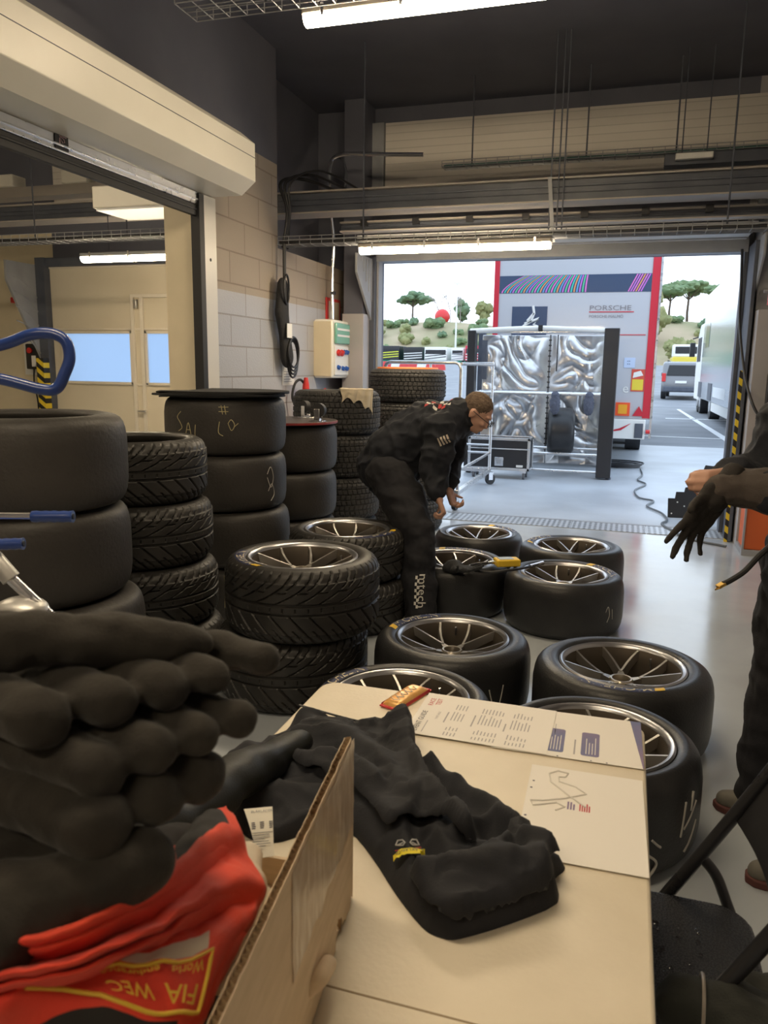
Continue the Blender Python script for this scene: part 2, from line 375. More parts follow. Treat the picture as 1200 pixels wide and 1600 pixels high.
# opened sectional door stored under the ceiling
b = MB(); b.mi = 0; b.box(-2.5, 7.12, 2.665, .90, 7.94, 2.70)
for i in range(3): b.mi = 1; b.box(-2.5, 7.2 + i * .25, 2.655, .90, 7.22 + i * .25, 2.665)
b.mi = 1; b.box(-2.55, 7.85, 2.56, .93, 7.99, 2.70)
struct(b.build('door_1', [mat('door_underside', (.62, .63, .64), .45), m_midsteel], bevel=.003))

# ---------------------------------------------------------------- roller shutter on the left
t = thing('roller_shutter', 'cream metal roller shutter housing above the opening in the left wall', 'shutter', (XW, 3.2, 2.7))
t.location = (0, 0, 0)
prof = [(-2.94, 2.66), (-2.66, 2.66), (-2.555, 2.745), (-2.555, 2.99), (-2.66, 3.07), (-2.94, 3.07)]
Mx = Matrix(((1, 0, 0, 0), (0, 0, 1, 0), (0, 1, 0, 0), (0, 0, 0, 1)))
b = MB(); b.prism(prof, 0.9, 5.16, M=Mx); b.build('housing', m_cream, t, bevel=.004)
b = MB(); b.box(-2.5553, .9, 2.895, -2.5535, 5.155, 2.899); b.build('housing_seam', m_darksteel, t)
b = MB(); b.box(-2.925, 1.2, 2.575, -2.895, 5.0, 2.655); b.box(-2.935, 1.2, 2.600, -2.885, 5.0, 2.612); b.build('bottom_bar', m_alu, t, bevel=.003)
b = MB(); b.box(-2.93, 1.2, 2.50, -2.90, 5.0, 2.575); b.box(-2.936, 1.2, 2.535, -2.894, 5.0, 2.55); b.build('rubber_seal', m_black, t, bevel=.004)
b = MB(); b.box(-2.949, 4.955, 0, -2.88, 5.02, 2.65); b.build('guide_channel', m_black, t, bevel=.003)
b = MB(); b.box(-2.949, 5.02, 0, -2.885, 5.19, 2.655); b.build('guide_rail', m_whitetrim, t, bevel=.004)
b = MB(); b.cyl((-2.886, 5.10, 2.23), (-2.883, 5.10, 2.23), .012, 12); b.build('bolt', m_black, t)
b = MB(); b.box(-2.8945, 3.56, 2.585, -2.889, 3.66, 2.655); b.build('sticker', m_black, t)
b = MB(); Mt = frame((-2.8885, 3.57, 2.60), (0, 1, 0), (0, 0, 1))
b.add([Mt @ V(p) for p in [(.02, .005, 0), (.06, .005, 0), (.06, .012, 0), (.028, .012, 0), (.028, .04, 0), (.02, .04, 0)]], [(0, 1, 2, 3, 4, 5)])
b.tube([Mt @ V(p) for p in [(.03, .045, 0), (.055, .04, 0), (.06, .025, 0), (.045, .02, 0), (.02, .05, 0), (.075, .05, 0)]], .002, 6)
b.build('sticker_mark', mat('pale_pink_print', (.6, .4, .42), .5), t)

# ---------------------------------------------------------------- fluorescent lamps
def lamp(x0, x1, y, z, label, ztop, grp):
    t = thing('fluorescent_lamp', label, 'lamp', (0, 0, 0), 0, grp); L = x1 - x0
    b = MB(); b.box(x0, y - .05, z + .045, x1, y + .05, z + .085)
    b.build('housing', m_midsteel if 'neighbour' in label else mat('lamp_housing_grey', (.42, .38, .33), .5), t, bevel=.01)
    b = MB(); n = 8
    pr = [(math.cos(PI + PI * k / n) * .05, math.sin(PI + PI * k / n) * .045) for k in range(n + 1)]
    vs = [V((x0 + .01, y + p[0], z + .045 + p[1])) for p in pr] + [V((x1 - .01, y + p[0], z + .045 + p[1])) for p in pr]; m = n + 1
    b.add(vs, [(i, i + 1, m + i + 1, m + i) for i in range(n)] + [tuple(range(m)), tuple(range(m, 2 * m))[::-1]]); b.build('diffuser', m_lamp, t)
    for k in range(4):
        x = x0 + L * (.08 + .28 * k); b = MB(); b.box(x - .008, y - .056, z + .03, x + .008, y - .05, z + .09); b.box(x - .008, y + .05, z + .03, x + .008, y + .056, z + .09); b.build('clip', m_chrome, t)
    for x in (x0 + L * .2, x0 + L * .8):
        b = MB(); b.cyl((x, y, z + .08), (x, y, ztop), .004, 6); b.build('hanger', m_darksteel, t)
G = 'ceiling fluorescent lamps'
lamp(-1.78, -.26, 4.20, 3.27, 'lit fluorescent lamp nearest the viewer, cut by the top edge of the photo', ZC, G)
lamp(-2.23, -.65, 6.42, 2.425, 'lit fluorescent lamp hanging under the wire tray above the garage door', 2.51, G)
lamp(-1.70, -.18, 1.30, 3.27, 'fluorescent lamp hanging overhead behind the table', ZC, G)
lamp(-1.60, -.08, -1.5, 3.27, 'fluorescent lamp hanging farthest from the garage door', ZC, G)
G = 'neighbouring garage lamps'
lamp(-4.98, -3.5, 6.42, 2.425, 'lit fluorescent lamp seen through the shutter opening in the neighbouring garage', ZC, G)
lamp(-5.8, -4.3, 3.6, 3.27, 'fluorescent lamp overhead in the neighbouring garage beside the shutter', ZC, G)
lamp(-5.8, -4.3, 0.8, 3.27, 'fluorescent lamp at the near end of the neighbouring garage', ZC, G)

# ---------------------------------------------------------------- overhead services
def trunking(name, label, x0, x1, y, z0, z1, d=.22):
    t = thing(name, label, 'cable trunking')
    b = MB(); b.box(x0, y + .02, z0 + .012, x1, y + d, z1 - .012); b.box(x0, y + .01, z0 + (z1 - z0) * .38, x1, y + .02, z0 + (z1 - z0) * .44); b.box(x0, y + .005, z0 + (z1 - z0) * .62, x1, y + .02, z0 + (z1 - z0) * .70); b.build('channel', m_darksteel, t, bevel=.002)
    b = MB(); b.box(x0, y - .02, z1 - .014, x1, y + d + .03, z1); b.build('upper_flange', m_lipsteel, t)
    b = MB(); b.box(x0, y - .02, z0, x1, y + d, z0 + .012); b.build('lower_flange', m_lipsteel, t)
    return t
t = trunking('cable_trunking', 'upper dark steel trunking beam running across above the door', -3.2, 1.58, 6.62, 2.81, 2.995)
for x in (-.70, -.64, -.60):
    b = MB(); b.cyl((x, 6.60, 2.60), (x, 6.60, ZC), .006, 6); b.build('hanger_rod', m_darksteel, t)
b = MB(); b.bar((-.71, 6.59, 2.995), (-.66, 6.59, 2.5), .03, .012, (0, 1, 0)); b.build('bracket', m_midsteel, t)
t = trunking('cable_trunking', 'lower dark steel trunking rail behind the wire tray', -2.6, 1.58, 6.95, 2.70, 2.79, .12)
for i in range(8):
    b = MB(); b.box(-2.4 + i * .48, 6.92, 2.745, -2.34 + i * .48, 6.96, 2.80); b.build('bracket', m_blackplastic, t)
def basket(label, x0, x1, y, z, w=.2, h=.055, top=None, rods=()):
    t = thing('wire_cable_tray', label, 'cable tray', (0, 0, 0), 0, 'wire cable trays')
    b = MB(); r = .0032
    prof = [(-w / 2, h), (-w / 2, 0), (w / 2, 0), (w / 2, h)]
    for k in range(int((x1 - x0) / .1) + 1): b.tube([(x0 + k * .1, y + p[0], z + p[1]) for p in prof], r, 5)
    for a, c in [(-w / 2, h), (-w / 2, h * .5), (-w / 2, 0), (-w / 4, 0), (0, 0), (w / 4, 0), (w / 2, 0), (w / 2, h)]: b.tube([(x0, y + a, z + c), (x1, y + a, z + c)], r, 5)
    b.build('wire_basket', m_midsteel, t)
    for x in rods:
        b = MB(); b.cyl((x, y, z), (x, y, ZC), .007, 6); b.build('hanger_rod', m_darksteel, t)
    return t
def cables(t, x0, x1, y, z, n, r, m=None, seed=0):
    rr = random.Random(seed)
    for i in range(n):
        yy = y + (i - n / 2) * r * 2.1
        b = MB(); b.tube(catmull([(x0 + (x1 - x0) * k / 8, yy + rr.uniform(-.008, .008), z + r + .003 + rr.uniform(0, .008)) for k in range(9)], 4), r, 6); b.build('cable', m or m_black, t)
t = basket('galvanised wire tray with black cables hanging just above the door lamp', -2.94, 1.58, 6.42, 2.515, .16, .065, rods=(-2.2, .6)); cables(t, -2.93, 1.57, 6.42, 2.515, 6, .011)
t = basket('empty wire tray below the ceiling at the top edge, beside the near lamp', -2.36, -.4, 3.98, 3.32, .22, .06, rods=(-1.9, -.6))
t = basket('wire tray with green cables in front of the cream slatted strip', -1.75, 1.58, 7.35, 3.29, .14, .05, rods=(-1.49, -.49, .24, 1.2)); cables(t, -1.74, 1.57, 7.35, 3.29, 3, .009, mat('green_cable', (.03, .12, .10), .5), 4)
t = thing('flat_conduit', 'grey service duct across the cream strip above the upper trunking', 'duct')
b = MB(); b.box(-2.5, 7.7, 3.02, 1.58, 7.9, 3.13); b.build('duct_body', m_midsteel, t, bevel=.004)
b = MB(); b.box(.15, 7.2, 3.17, 1.55, 7.34, 3.26); b.build('duct_end', m_darksteel, t, bevel=.004)
t = thing('emergency_light', 'small white emergency light strip under the wire tray near the right wall', 'light')
b = MB(); b.box(.23, 7.12, 3.195, .52, 7.19, 3.245); b.build('light_body', m_white, t, bevel=.008)
for x in (.28, .47):
    b = MB(); b.cyl((x, 7.18, 3.24), (x, 7.18, ZC), .005, 6); b.build('hanger', m_darksteel, t)
t = thing('junction_box', 'grey box hanging above the wire tray at the right end of the cream strip', 'junction box')
b = MB(); b.box(.98, 7.2, 3.34, 1.18, 7.3, 3.52); b.build('box_body', m_greypaint, t, bevel=.01)
b = MB(); b.box(1.06, 7.22, 3.52, 1.12, 7.28, ZC); b.build('drop_pipe', m_midsteel, t)
t = thing('steel_conduit', 'bent galvanised conduit pipe rising from the cream electrical box', 'conduit')
pts = [(-2.80, 7.30, 1.92), (-2.80, 7.25, 2.5), (-2.80, 7.0, 2.9), (-2.76, 6.92, 3.2)]
b = MB(); b.tube(catmull([(-2.86, 7.42, 1.90), (-2.86, 7.42, 2.35), (-2.84, 7.40, 2.7), (-2.80, 7.2, 3.05), (-2.74, 7.05, 3.30), (-2.62, 7.0, 3.375), (-2.3, 7.0, 3.36), (-1.85, 7.0, 3.33)], 8), .018, 10); b.build('pipe', m_chrome, t)
b = MB(); b.box(-2.87, 7.40, 2.2, -2.83, 7.44, 2.23); b.build('clamp', m_darksteel, t)
t = thing('cable_bundle', 'dark cable bundle looping over the left end of the trunking', 'cable')
for k in range(3):
    b = MB(); b.tube(catmull([(-2.93, 6.42 + k * .05, 2.5), (-2.9, 6.45 + k * .03, 2.8), (-2.98 + k * .05, 6.5, 3.05), (-2.85 + k * .08, 6.75, 3.12 + .03 * k), (-2.6 + k * .1, 7.2, 3.05), (-2.5 + .1 * k, 7.5, 3.0)], 8), .014 - .002 * k, 8); b.build('cable', m_blackplastic, t)
b = MB(); b.tube(catmull([(-2.62, 7.1, 3.05), (-2.6, 7.1, 3.22), (-2.64, 7.1, 3.36), (-2.70, 7.1, 3.38)], 8), .012, 8); b.build('cable', m_darksteel, t)
# ---------------------------------------------------------------- neighbouring garage: sectional door with frosted windows
m, n, bs = node_mat('frosted_pane', .5); tr = n.nodes.new('ShaderNodeBsdfTranslucent'); tr.inputs[0].default_value = (.64, .72, .82, 1)
n.links.new(tr.outputs[0], n.nodes['Material Output'].inputs[0]); m_frost = m
m_doorpanel = mat('cream_door_panel', (.60, .54, .42), .5, col2=(.64, .58, .46), scale=1.5)
m_doorframe = mat('pale_door_frame', (.68, .63, .54), .45)
b = MB(); b.mi = 0
xs = [(-6.6, -6.48), (-5.50, -5.33), (-4.45, -4.3), (-3.5, -3.37)]
b.box(-6.6, 7.9, 0, -3.37, 7.94, 1.27); b.box(-6.6, 7.9, 1.86, -3.37, 7.94, 2.60)
for x0, x1 in xs: b.box(x0, 7.9, 1.27, x1, 7.94, 1.86)
b.mi = 1
for z in (.62, 1.25, 1.88, 2.58): b.box(-6.6, 7.885, z, -3.37, 7.90, z + .022)
b.box(-5.50, 7.87, 0, -5.46, 7.90, 2.28); b.box(-5.38, 7.87, 0, -5.34, 7.90, 2.28); b.box(-5.50, 7.872, 2.24, -4.4, 7.90, 2.28); b.box(-4.42, 7.872, 0, -4.38, 7.90, 2.28)
for x0, x1 in [(-6.48, -5.5), (-5.33, -4.45), (-4.3, -3.5)]:
    b.box(x0, 7.875, 1.84, x1, 7.9, 1.87); b.box(x0, 7.875, 1.26, x1, 7.9, 1.29); b.box(x0, 7.875, 1.26, x0 + .03, 7.9, 1.87); b.box(x1 - .03, 7.875, 1.26, x1, 7.9, 1.87)
d2 = struct(b.build('door_2', [m_doorpanel, m_doorframe], bevel=.003))
b = MB(); b.box(-5.44, 7.84, 2.12, -5.40, 7.88, 2.22); b.box(-5.43, 7.83, .95, -5.33, 7.86, .97); b.build('door_handle', m_alu, d2, bevel=.003)
for i, (x0, x1) in enumerate([(-6.48, -5.5), (-5.33, -4.45), (-4.3, -3.5)]):
    b = MB(); b.box(x0, 7.915, 1.27, x1, 7.922, 1.86); struct(b.build('window_%d' % (i + 1), m_frost))
b = MB(); b.mi = 0; b.box(-6.72, 7.80, 0, -6.60, 7.99, 2.7); b.mi = 1; b.prism([(7.35, 2.62), (7.95, 2.62), (7.95, 1.5), (7.85, 1.5), (7.35, 2.4)], -6.75, -6.72, M=Matrix(((0, 0, 1, 0), (1, 0, 0, 0), (0, 1, 0, 0), (0, 0, 0, 1))))
for i in range(5): b.tube(catmull([(-6.715, 7.45, 2.45 - i * .16), (-6.715, 7.65, 2.38 - i * .16), (-6.715, 7.85, 2.2 - i * .16)], 4), .006, 6)
b.mi = 0; b.box(-6.60, 7.84, 2.60, -3.37, 7.99, 2.70)
struct(b.build('trim_9', [m_darksteel, m_midsteel]))
t = trunking('cable_trunking', 'dark trunking beam seen through the shutter opening in the neighbouring garage', -7.5, -3.4, 6.62, 2.86, 3.02)
t = basket('wire cable tray seen through the shutter opening above the neighbouring lamp', -7.5, -3.3, 6.3, 2.60, .18, .065, rods=(-5.4, -4.4)); cables(t, -7.4, -3.3, 6.3, 2.60, 5, .012, None, 3)
t = thing('service_duct', 'pale square duct hanging in the neighbouring garage under the ceiling', 'duct')
b = MB(); b.box(-4.24, 5.62, 2.73, -3.5, 6.1, 2.90); b.build('duct_body', m_cream, t, bevel=.01)
b = MB(); b.box(-4.22, 5.64, 2.715, -3.52, 6.08, 2.73); b.build('grille', mat('pale_grille', (.75, .77, .80), .4), t)
for x in (-4.1, -3.7):
    b = MB(); b.cyl((x, 5.85, 2.90), (x, 5.85, ZC), .006, 6); b.build('hanger_rod', m_darksteel, t)
t = thing('cable_ladder', 'pale beam with boxes high up in the neighbouring garage', 'beam')
b = MB(); b.box(-7.5, 7.0, 3.18, -3.4, 7.2, 3.28); b.build('beam', m_lipsteel, t)
for x in (-6.5, -5.6):
    b = MB(); b.box(x, 6.95, 3.28, x + .3, 7.15, 3.40); b.build('box', m_cream, t, bevel=.01)
t = thing('warning_beacon', 'small red alarm light on the cream wall of the neighbouring garage', 'alarm light')
b = MB(); b.box(-7.20, 7.90, 2.20, -6.98, 8.0, 2.27); b.build('lens', m_red, t, bevel=.012)
b = MB(); b.box(-7.12, 7.885, 2.21, -7.07, 7.905, 2.26); b.build('bulb', m_white, t, bevel=.004)
t = thing('door_controller', 'black door control box with red button on the neighbouring garage wall', 'control box')
b = MB(); b.box(-6.99, 7.86, 1.42, -6.78, 8.0, 1.72); b.build('casing', m_blackplastic, t, bevel=.012)
b = MB(); b.cyl((-6.92, 7.86, 1.64), (-6.92, 7.84, 1.64), .035, 14); b.build('button', m_red, t)
b = MB(); b.box(-6.90, 7.853, 1.45, -6.84, 7.861, 1.58); b.build('sticker', m_white, t)
for k in range(3):
    b = MB(); b.tube(catmull([(-6.94 + k * .06, 7.93, 1.42), (-6.95 + k * .06, 7.93, 1.25), (-6.93 + k * .05, 7.95, 1.0), (-6.93 + k * .05, 7.97, .4)], 6), .009, 6); b.build('cable', m_blackplastic, t)
t = thing('wall_notice', 'white paper notice behind the black control box on the neighbouring wall', 'notice')
b = MB(); b.box(-7.12, 7.985, 1.35, -6.95, 7.998, 1.80); b.build('sheet', m_white, t)
t = thing('hazard_post', 'yellow and black striped corner strip low on the neighbouring garage door post', 'hazard strip')
b = MB(); b.box(-6.70, 7.70, 0, -6.60, 7.80, 1.55); b.build('strip', m_strip, t)

# ---------------------------------------------------------------- things on the block wall beside the door
t = thing('electrical_box', 'cream socket box with green window and red and blue sockets on the block wall', 'electrical box')
Mw = Matrix.Translation((-2.95, 7.16, 1.39)) @ Matrix.Diagonal((1.2, .92, 1, 1))
b = MB(); b.box(0, 0, 0, .16, .50, .56, Mw); b.build('enclosure', m_cream, t, bevel=.02, segs=3)
b = MB(); b.box(.0, -.004, .02, .15, .0, .54, Mw); b.build('side_ridge', m_creamwall, t, bevel=.002)
# the front (facing the room) carries window and sockets
b = MB(); b.box(.16, .05, .33, .185, .46, .53, Mw); b.build('hinged_window', mat('green_tinted_window', (.18, .45, .36), .15, spec=.7), t, bevel=.012)
for z in (.40, .46): 
    b = MB(); b.box(.1845, .07, z, .187, .44, z + .02, Mw); b.build('breaker_row', m_white, t)
b = MB(); b.box(.16, .05, .03, .172, .46, .31, Mw); b.build('socket_plate', m_white, t, bevel=.004)
for i, (yy, zz, c, r) in enumerate([(.12, .25, 'r', .032), (.22, .25, 'r', .032), (.38, .26, 'b', .022), (.31, .26, 'b', .022), (.26, .10, 'b', .022), (.37, .10, 'b', .022), (.12, .11, 'b', .022)]):
    b = MB(); b.tube([Mw @ V((.17, yy, zz)), Mw @ V((.195, yy, zz - .012))], [r, r * .9], 14); b.build('socket', m_red if c == 'r' else mat('blue_socket', (.02, .10, .42), .4), t)
t = thing('hanging_cable_coil', 'long black strap bag and coiled cable hanging on the block wall', 'cable coil')
b = MB(); b.cyl((-2.88, 6.34, 2.52), (-2.88, 6.34, 2.24), .016, 8); b.build('hook_pole', m_blackplastic, t)
core = MB(); chain(core, [(-2.88, 6.30, 2.16), (-2.88, 6.28, 1.95), (-2.88, 6.33, 1.78), (-2.88, 6.38, 1.58)], [.085, .105, .085, .10], 14)
for i in range(len(core.v)): p = core.v[i]; core.v[i] = (-2.88 + (p[0] + 2.88) * .45, p[1], p[2])
b = blob(core, .012, 3); b.build('bag', mat('black_fabric', (.018, .018, .02), .85, bump=.3, scale=60), t, angle=180)
for k in range(4):
    b = MB(); n = 20; b.tube([(-2.835 - .012 * k, 6.42 + .02 * k + .11 * math.cos(2 * PI * i / n), 1.62 - .02 * k + (.13 + .01 * k) * math.sin(2 * PI * i / n)) for i in range(n)], .010, 8, closed=True); b.build('cable_loop', m_blackplastic, t)
b = MB(); n = 20; b.tube([(-2.83, 6.27 + .05 * math.cos(2 * PI * i / n), 2.14 + .12 * math.sin(2 * PI * i / n)) for i in range(n)], .009, 8, closed=True); b.build('cable_loop', m_blackplastic, t)
b = MB(); b.box(-2.832, 6.27, 1.74, -2.826, 6.37, 1.86); b.build('label_patch', m_white, t)
t = thing('wall_notice', 'white printed notice taped to the block wall below the hanging coil', 'notice')
b = MB(); b.box(-2.949, 6.42, 1.33, -2.945, 6.68, 1.50); b.build('sheet', m_white, t)
b = MB()
for i in range(5): b.box(-2.945, 6.45, 1.36 + i * .022, -2.9445, 6.62 - .02 * (i % 2), 1.366 + i * .022)
b.build('printed_lines', mat('grey_print', (.3, .3, .32), .6), t)
t = thing('fire_sign', 'red framed sign on the block wall behind the conduit pipe', 'sign')
b = MB(); b.box(-2.949, 7.46, 1.94, -2.93, 7.84, 2.18); b.build('frame', m_red, t, bevel=.004)
b = MB(); b.box(-2.93, 7.50, 1.97, -2.927, 7.80, 2.15); b.build('panel', mat('tan_panel', (.5, .42, .33), .6), t)
t = thing('fire_extinguisher', 'red fire extinguisher with black hose standing behind the tyre stack by the wall', 'fire extinguisher', (-2.80, 6.78, 0))
b = MB(); b.lathe([(.001, .0), (.075, .0), (.08, .02), (.08, .95), (.072, 1.06), (.04, 1.13), (.025, 1.17), (.001, 1.17)], 24, closed=False); b.build('cylinder', m_red, t)
b = MB(); b.tube([(0, 0, 1.17), (0, 0, 1.23)], .02, 10); b.bar((0, -.02, 1.22), (.10, .06, 1.30), .02, .012); b.bar((0, -.02, 1.21), (.12, .06, 1.23), .02, .012); b.build('valve_handle', m_red, t)
b = MB(); b.tube(catmull([(0, -.02, 1.2), (-.04, -.08, 1.32), (-.06, -.16, 1.38), (-.08, -.24, 1.34), (-.09, -.27, 1.22), (-.06, -.22, 1.12), (-.04, -.13, 1.10)], 8), .012, 8); b.build('hose', m_black, t)
b = MB(); b.tube([(-.03, -.10, 1.02), (-.03, -.10, 1.18), (-.03, -.10, 1.34), (-.03, -.10, 1.40)], [.045, .042, .03, .018], 12); b.build('nozzle_horn', m_red, t)
t = thing('coiled_lead', 'thin black spiral lead hanging from the door corner down the right jamb', 'cable')
b = MB(); b.tube(catmull([(.86, 7.7, 2.56), (.87, 7.6, 2.2), (.875, 7.5, 1.9), (.93, 7.35, 1.5), (1.0, 7.25, 1.25), (1.08, 7.22, 1.12), (1.14, 7.25, 1.1)], 10), .012, 8); b.build('lead', m_blackplastic, t)
t = thing('wall_socket', 'small black and red wall device on the pillar right of the door', 'control box')
b = MB(); b.box(1.10, 7.20, 1.10, 1.30, 7.30, 1.50); b.build('casing', m_blackplastic, t, bevel=.01)
b = MB(); b.box(1.12, 7.185, 1.2, 1.17, 7.20, 1.27); b.build('warning_mark', mat('orange_mark', (.8, .2, .04), .5), t)
t = thing('red_valve', 'small red pipe fitting high on the pillar right of the door', 'valve')
b = MB(); b.cyl((1.05, 7.22, 2.05), (1.05, 7.22, 2.30), .018, 10); b.build('valve_body', m_red, t)
b = MB(); b.tube(catmull([(1.05, 7.24, 2.3), (1.08, 7.24, 2.6), (1.2, 7.26, 2.8), (1.35, 7.3, 2.9)], 6), .01, 6); b.cyl((1.0, 7.22, 2.16), (1.12, 7.22, 2.16), .014, 8); b.build('pipe', m_midsteel, t)
t = thing('orange_cabinet', 'orange metal cabinet beside the hazard striped door jamb', 'cabinet')
b = MB(); b.box(1.0, 6.95, .05, 1.55, 7.28, .55); b.build('body', mat('orange_paint', (.62, .12, .025), .5), t, bevel=.008)
b = MB(); b.box(.985, 6.93, 0, 1.56, 7.29, .05); b.box(.985, 6.93, .05, 1.0, 6.95, .56); b.build('frame', m_midsteel, t)
t = thing('foam_board', 'black notched foam tool board leaning beside the right door jamb', 'board', (.5, 8.55, 0), .15)
out = [(-.02, 0), (.44, 0), (.46, .40), (.40, .55), (.30, .56), (.28, .50), (.20, .49), (.19, .33), (.13, .32), (.12, .27), (.05, .27), (.04, .2), (-.02, .2)]
b = MB(); Mb = Matrix.Rotation(math.radians(75), 4, 'X'); b.prism([(x * 1.15, y * 1.0) for x, y in out], -.012, .012, Mb); b.build('board', m_black, t, bevel=.003)
for x, y in [(.01, .04), (.06, .16), (.27, .42), (.42, .52), (.12, .12)]:
    b = MB(); b.tube([Mb @ V((x * 1.15, y, .012)), Mb @ V((x * 1.15, y, .0145))], .008, 8); b.build('rivet', m_white, t)
t = thing('floor_cable', 'grey power cable snaking over the floor from the trailer to the right jamb', 'cable')
pts = [P for P in [(.25, 12.6), (.27, 11.9), (.20, 11.3), (.30, 10.9), (.16, 10.3), (.20, 9.7), (.36, 9.5), (.28, 9.1), (.42, 8.7), (.46, 8.3), (.40, 8.05), (.50, 7.7), (.62, 7.4), (.9, 7.2)]]
b = MB(); b.tube(catmull([(x, y, .013) for x, y in pts], 8), .011, 8); b.build('cable', mat('grey_cable', (.10, .11, .12), .5), t)
b = MB()
for k in range(3): b.tube([(-.12 + (.36 + .03 * k) * math.cos(2 * PI * i / 28), 12.95 + (.26 + .03 * k) * math.sin(2 * PI * i / 28), .015 + .024 * k) for i in range(28)], .012, 6, closed=True)
b.build('cable_coil', m_blackplastic, t)

# ---------------------------------------------------------------- outdoors
def gz(y): return 0 if y < 34 else min((y - 34) * .022, 2.6)
b = MB(); b.mi = 0; b.box(-40, 8.0, -.12, 40, 17.0, -.002); struct(b.build('floor_apron', m_apron))
b = MB(); b.grid(lambda u, v: (-200 + 400 * u, 17 + 148 * v, -.004 + gz(17 + 148 * v)), 4, 60); struct(b.build('ground', m_asphalt))
b = MB(); m_line = mat('white_road_paint', (.78, .79, .80), .6)
b.prism([(2.12, 17.6), (2.30, 17.6), (2.02, 34), (1.90, 34)], -.002, .006); b.prism([(1.2, 27), (4, 27), (4, 27.25), (1.2, 27.25)], -.002, .006)
b.prism([(-1, 19.5), (2.1, 19.3), (2.1, 19.42), (-1, 19.62)], -.002, .004); struct(b.build('trim_10', m_line))
K = 2.2                                            # the hill stands some 160-220 m away
def hill(x, y):
    x, y = x / K, y / K; s = max(0, min(1, (y - 74) / 16)); s = s * s * (3 - 2 * s)
    return 2.4 + K * (s * (4.2 + 1.0 * noise.noise(V((x * .07, y * .03, 1))) + (.5 if x > -2 else 0) * min(1, max(0, (x + 2) / 5))) + max(0, (y - 91)) * .05)
b = MB(); b.grid(lambda u, v: (-200 + 400 * u, 160 + 110 * v, hill(-200 + 400 * u, 160 + 110 * v)), 160, 40)
struct(b.build('hillside', mat('dry_grass_slope', (.24, .24, .12), .95, col2=(.42, .33, .22), scale=.09, detail=8)))
m_leafs = [mat('leaf_dark', (.10, .16, .09), .9, col2=(.16, .23, .12), scale=1.2), mat('leaf_olive', (.20, .22, .09), .9, col2=(.30, .29, .13), scale=1.2), mat('leaf_mid', (.11, .17, .08), .9, col2=(.19, .25, .12), scale=1.2)]  # leaf colours lightened to imitate distance haze
m_bark = mat('bark', (.10, .07, .05), .9)
rt = random.Random(11)
def crown_mesh(kind, seed):
    r = random.Random(seed); b = MB()
    for i in range({'pine': 16, 'round': 12, 'shrub': 7}[kind]):
        a = r.uniform(0, 2 * PI); d = math.sqrt(r.random())
        if kind == 'pine': c = V((d * 1.5 * math.cos(a), d * 1.2 * math.sin(a), 2.6 + .55 * (1 - d * d) + r.uniform(-.12, .12))); s = (r.uniform(.45, .7), r.uniform(.45, .7), r.uniform(.25, .38))
        elif kind == 'round': c = V((d * .9 * math.cos(a), d * .9 * math.sin(a), r.uniform(1.0, 2.9) )); s = (r.uniform(.45, .75),) * 3
        else: c = V((d * .8 * math.cos(a), d * .7 * math.sin(a), r.uniform(.25, .8))); s = (r.uniform(.4, .6), r.uniform(.4, .6), r.uniform(.35, .55))
        k = len(b.v); b.ball(c, s, 14, 9)
        for q in range(k, len(b.v)):
            p = V(b.v[q]); dr = (p - c); b.v[q] = tuple(p + dr * (.55 * noise.noise(p * 4 + V((seed, 0, 0))) + .3 * noise.noise(p * 11)))
    return b
CM = {}
for kind in ('pine', 'round', 'shrub'):
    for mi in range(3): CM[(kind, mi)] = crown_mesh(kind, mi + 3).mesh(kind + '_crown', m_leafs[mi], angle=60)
tb = MB(); tb.tube([(0, 0, -.3), (.05, 0, 1.0), (0, .03, 2.0), (.05, 0, 2.8)], [.13, .10, .08, .04], 8)
for a in range(5): tb.tube([(.02, 0, 1.9), (.6 * math.cos(a * 1.26), .5 * math.sin(a * 1.26), 2.4), (1.0 * math.cos(a * 1.26), .9 * math.sin(a * 1.26), 2.7)], [.05, .035, .02], 6)
TM = tb.mesh('trunk', m_bark)
def tree(name, kind, mi, x, y, s, label, group, sx=1.0):
    x, y, s = x * K, y * K, s * K
    t = thing(name, label, 'tree' if kind != 'shrub' else 'bush', (x, y, hill(x, y) - .1), rt.uniform(0, 6), group); t.scale = (s * sx, s * sx, s)
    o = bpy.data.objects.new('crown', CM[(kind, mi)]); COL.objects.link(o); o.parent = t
    if kind != 'shrub': o = bpy.data.objects.new('trunk', TM); COL.objects.link(o); o.parent = t
PLACED = []
def free(x, y, r):
    if any(abs(x - a) < r + c and abs(y - d) < r + c for a, d, c in PLACED): return False
    PLACED.append((x, y, r)); return True
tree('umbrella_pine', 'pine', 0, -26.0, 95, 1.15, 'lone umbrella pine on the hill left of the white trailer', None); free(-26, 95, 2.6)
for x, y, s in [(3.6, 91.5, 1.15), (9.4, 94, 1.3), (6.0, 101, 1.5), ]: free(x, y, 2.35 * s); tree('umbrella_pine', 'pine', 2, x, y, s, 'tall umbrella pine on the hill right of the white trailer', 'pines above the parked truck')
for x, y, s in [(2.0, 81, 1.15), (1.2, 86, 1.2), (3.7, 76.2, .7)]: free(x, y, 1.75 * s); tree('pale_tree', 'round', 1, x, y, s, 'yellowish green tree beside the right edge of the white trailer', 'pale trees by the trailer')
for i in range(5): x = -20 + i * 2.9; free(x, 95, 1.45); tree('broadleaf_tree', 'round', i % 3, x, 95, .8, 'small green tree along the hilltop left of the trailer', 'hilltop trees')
free(-20.4, 89.6, 2.4)
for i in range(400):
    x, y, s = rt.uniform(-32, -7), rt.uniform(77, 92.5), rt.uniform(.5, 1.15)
    if free(x, y, 1.32 * s): tree('shrub', 'shrub', (i * 7) % 3, x, y, s, 'rounded shrub on the dry slope left of the trailer', 'slope shrubs')
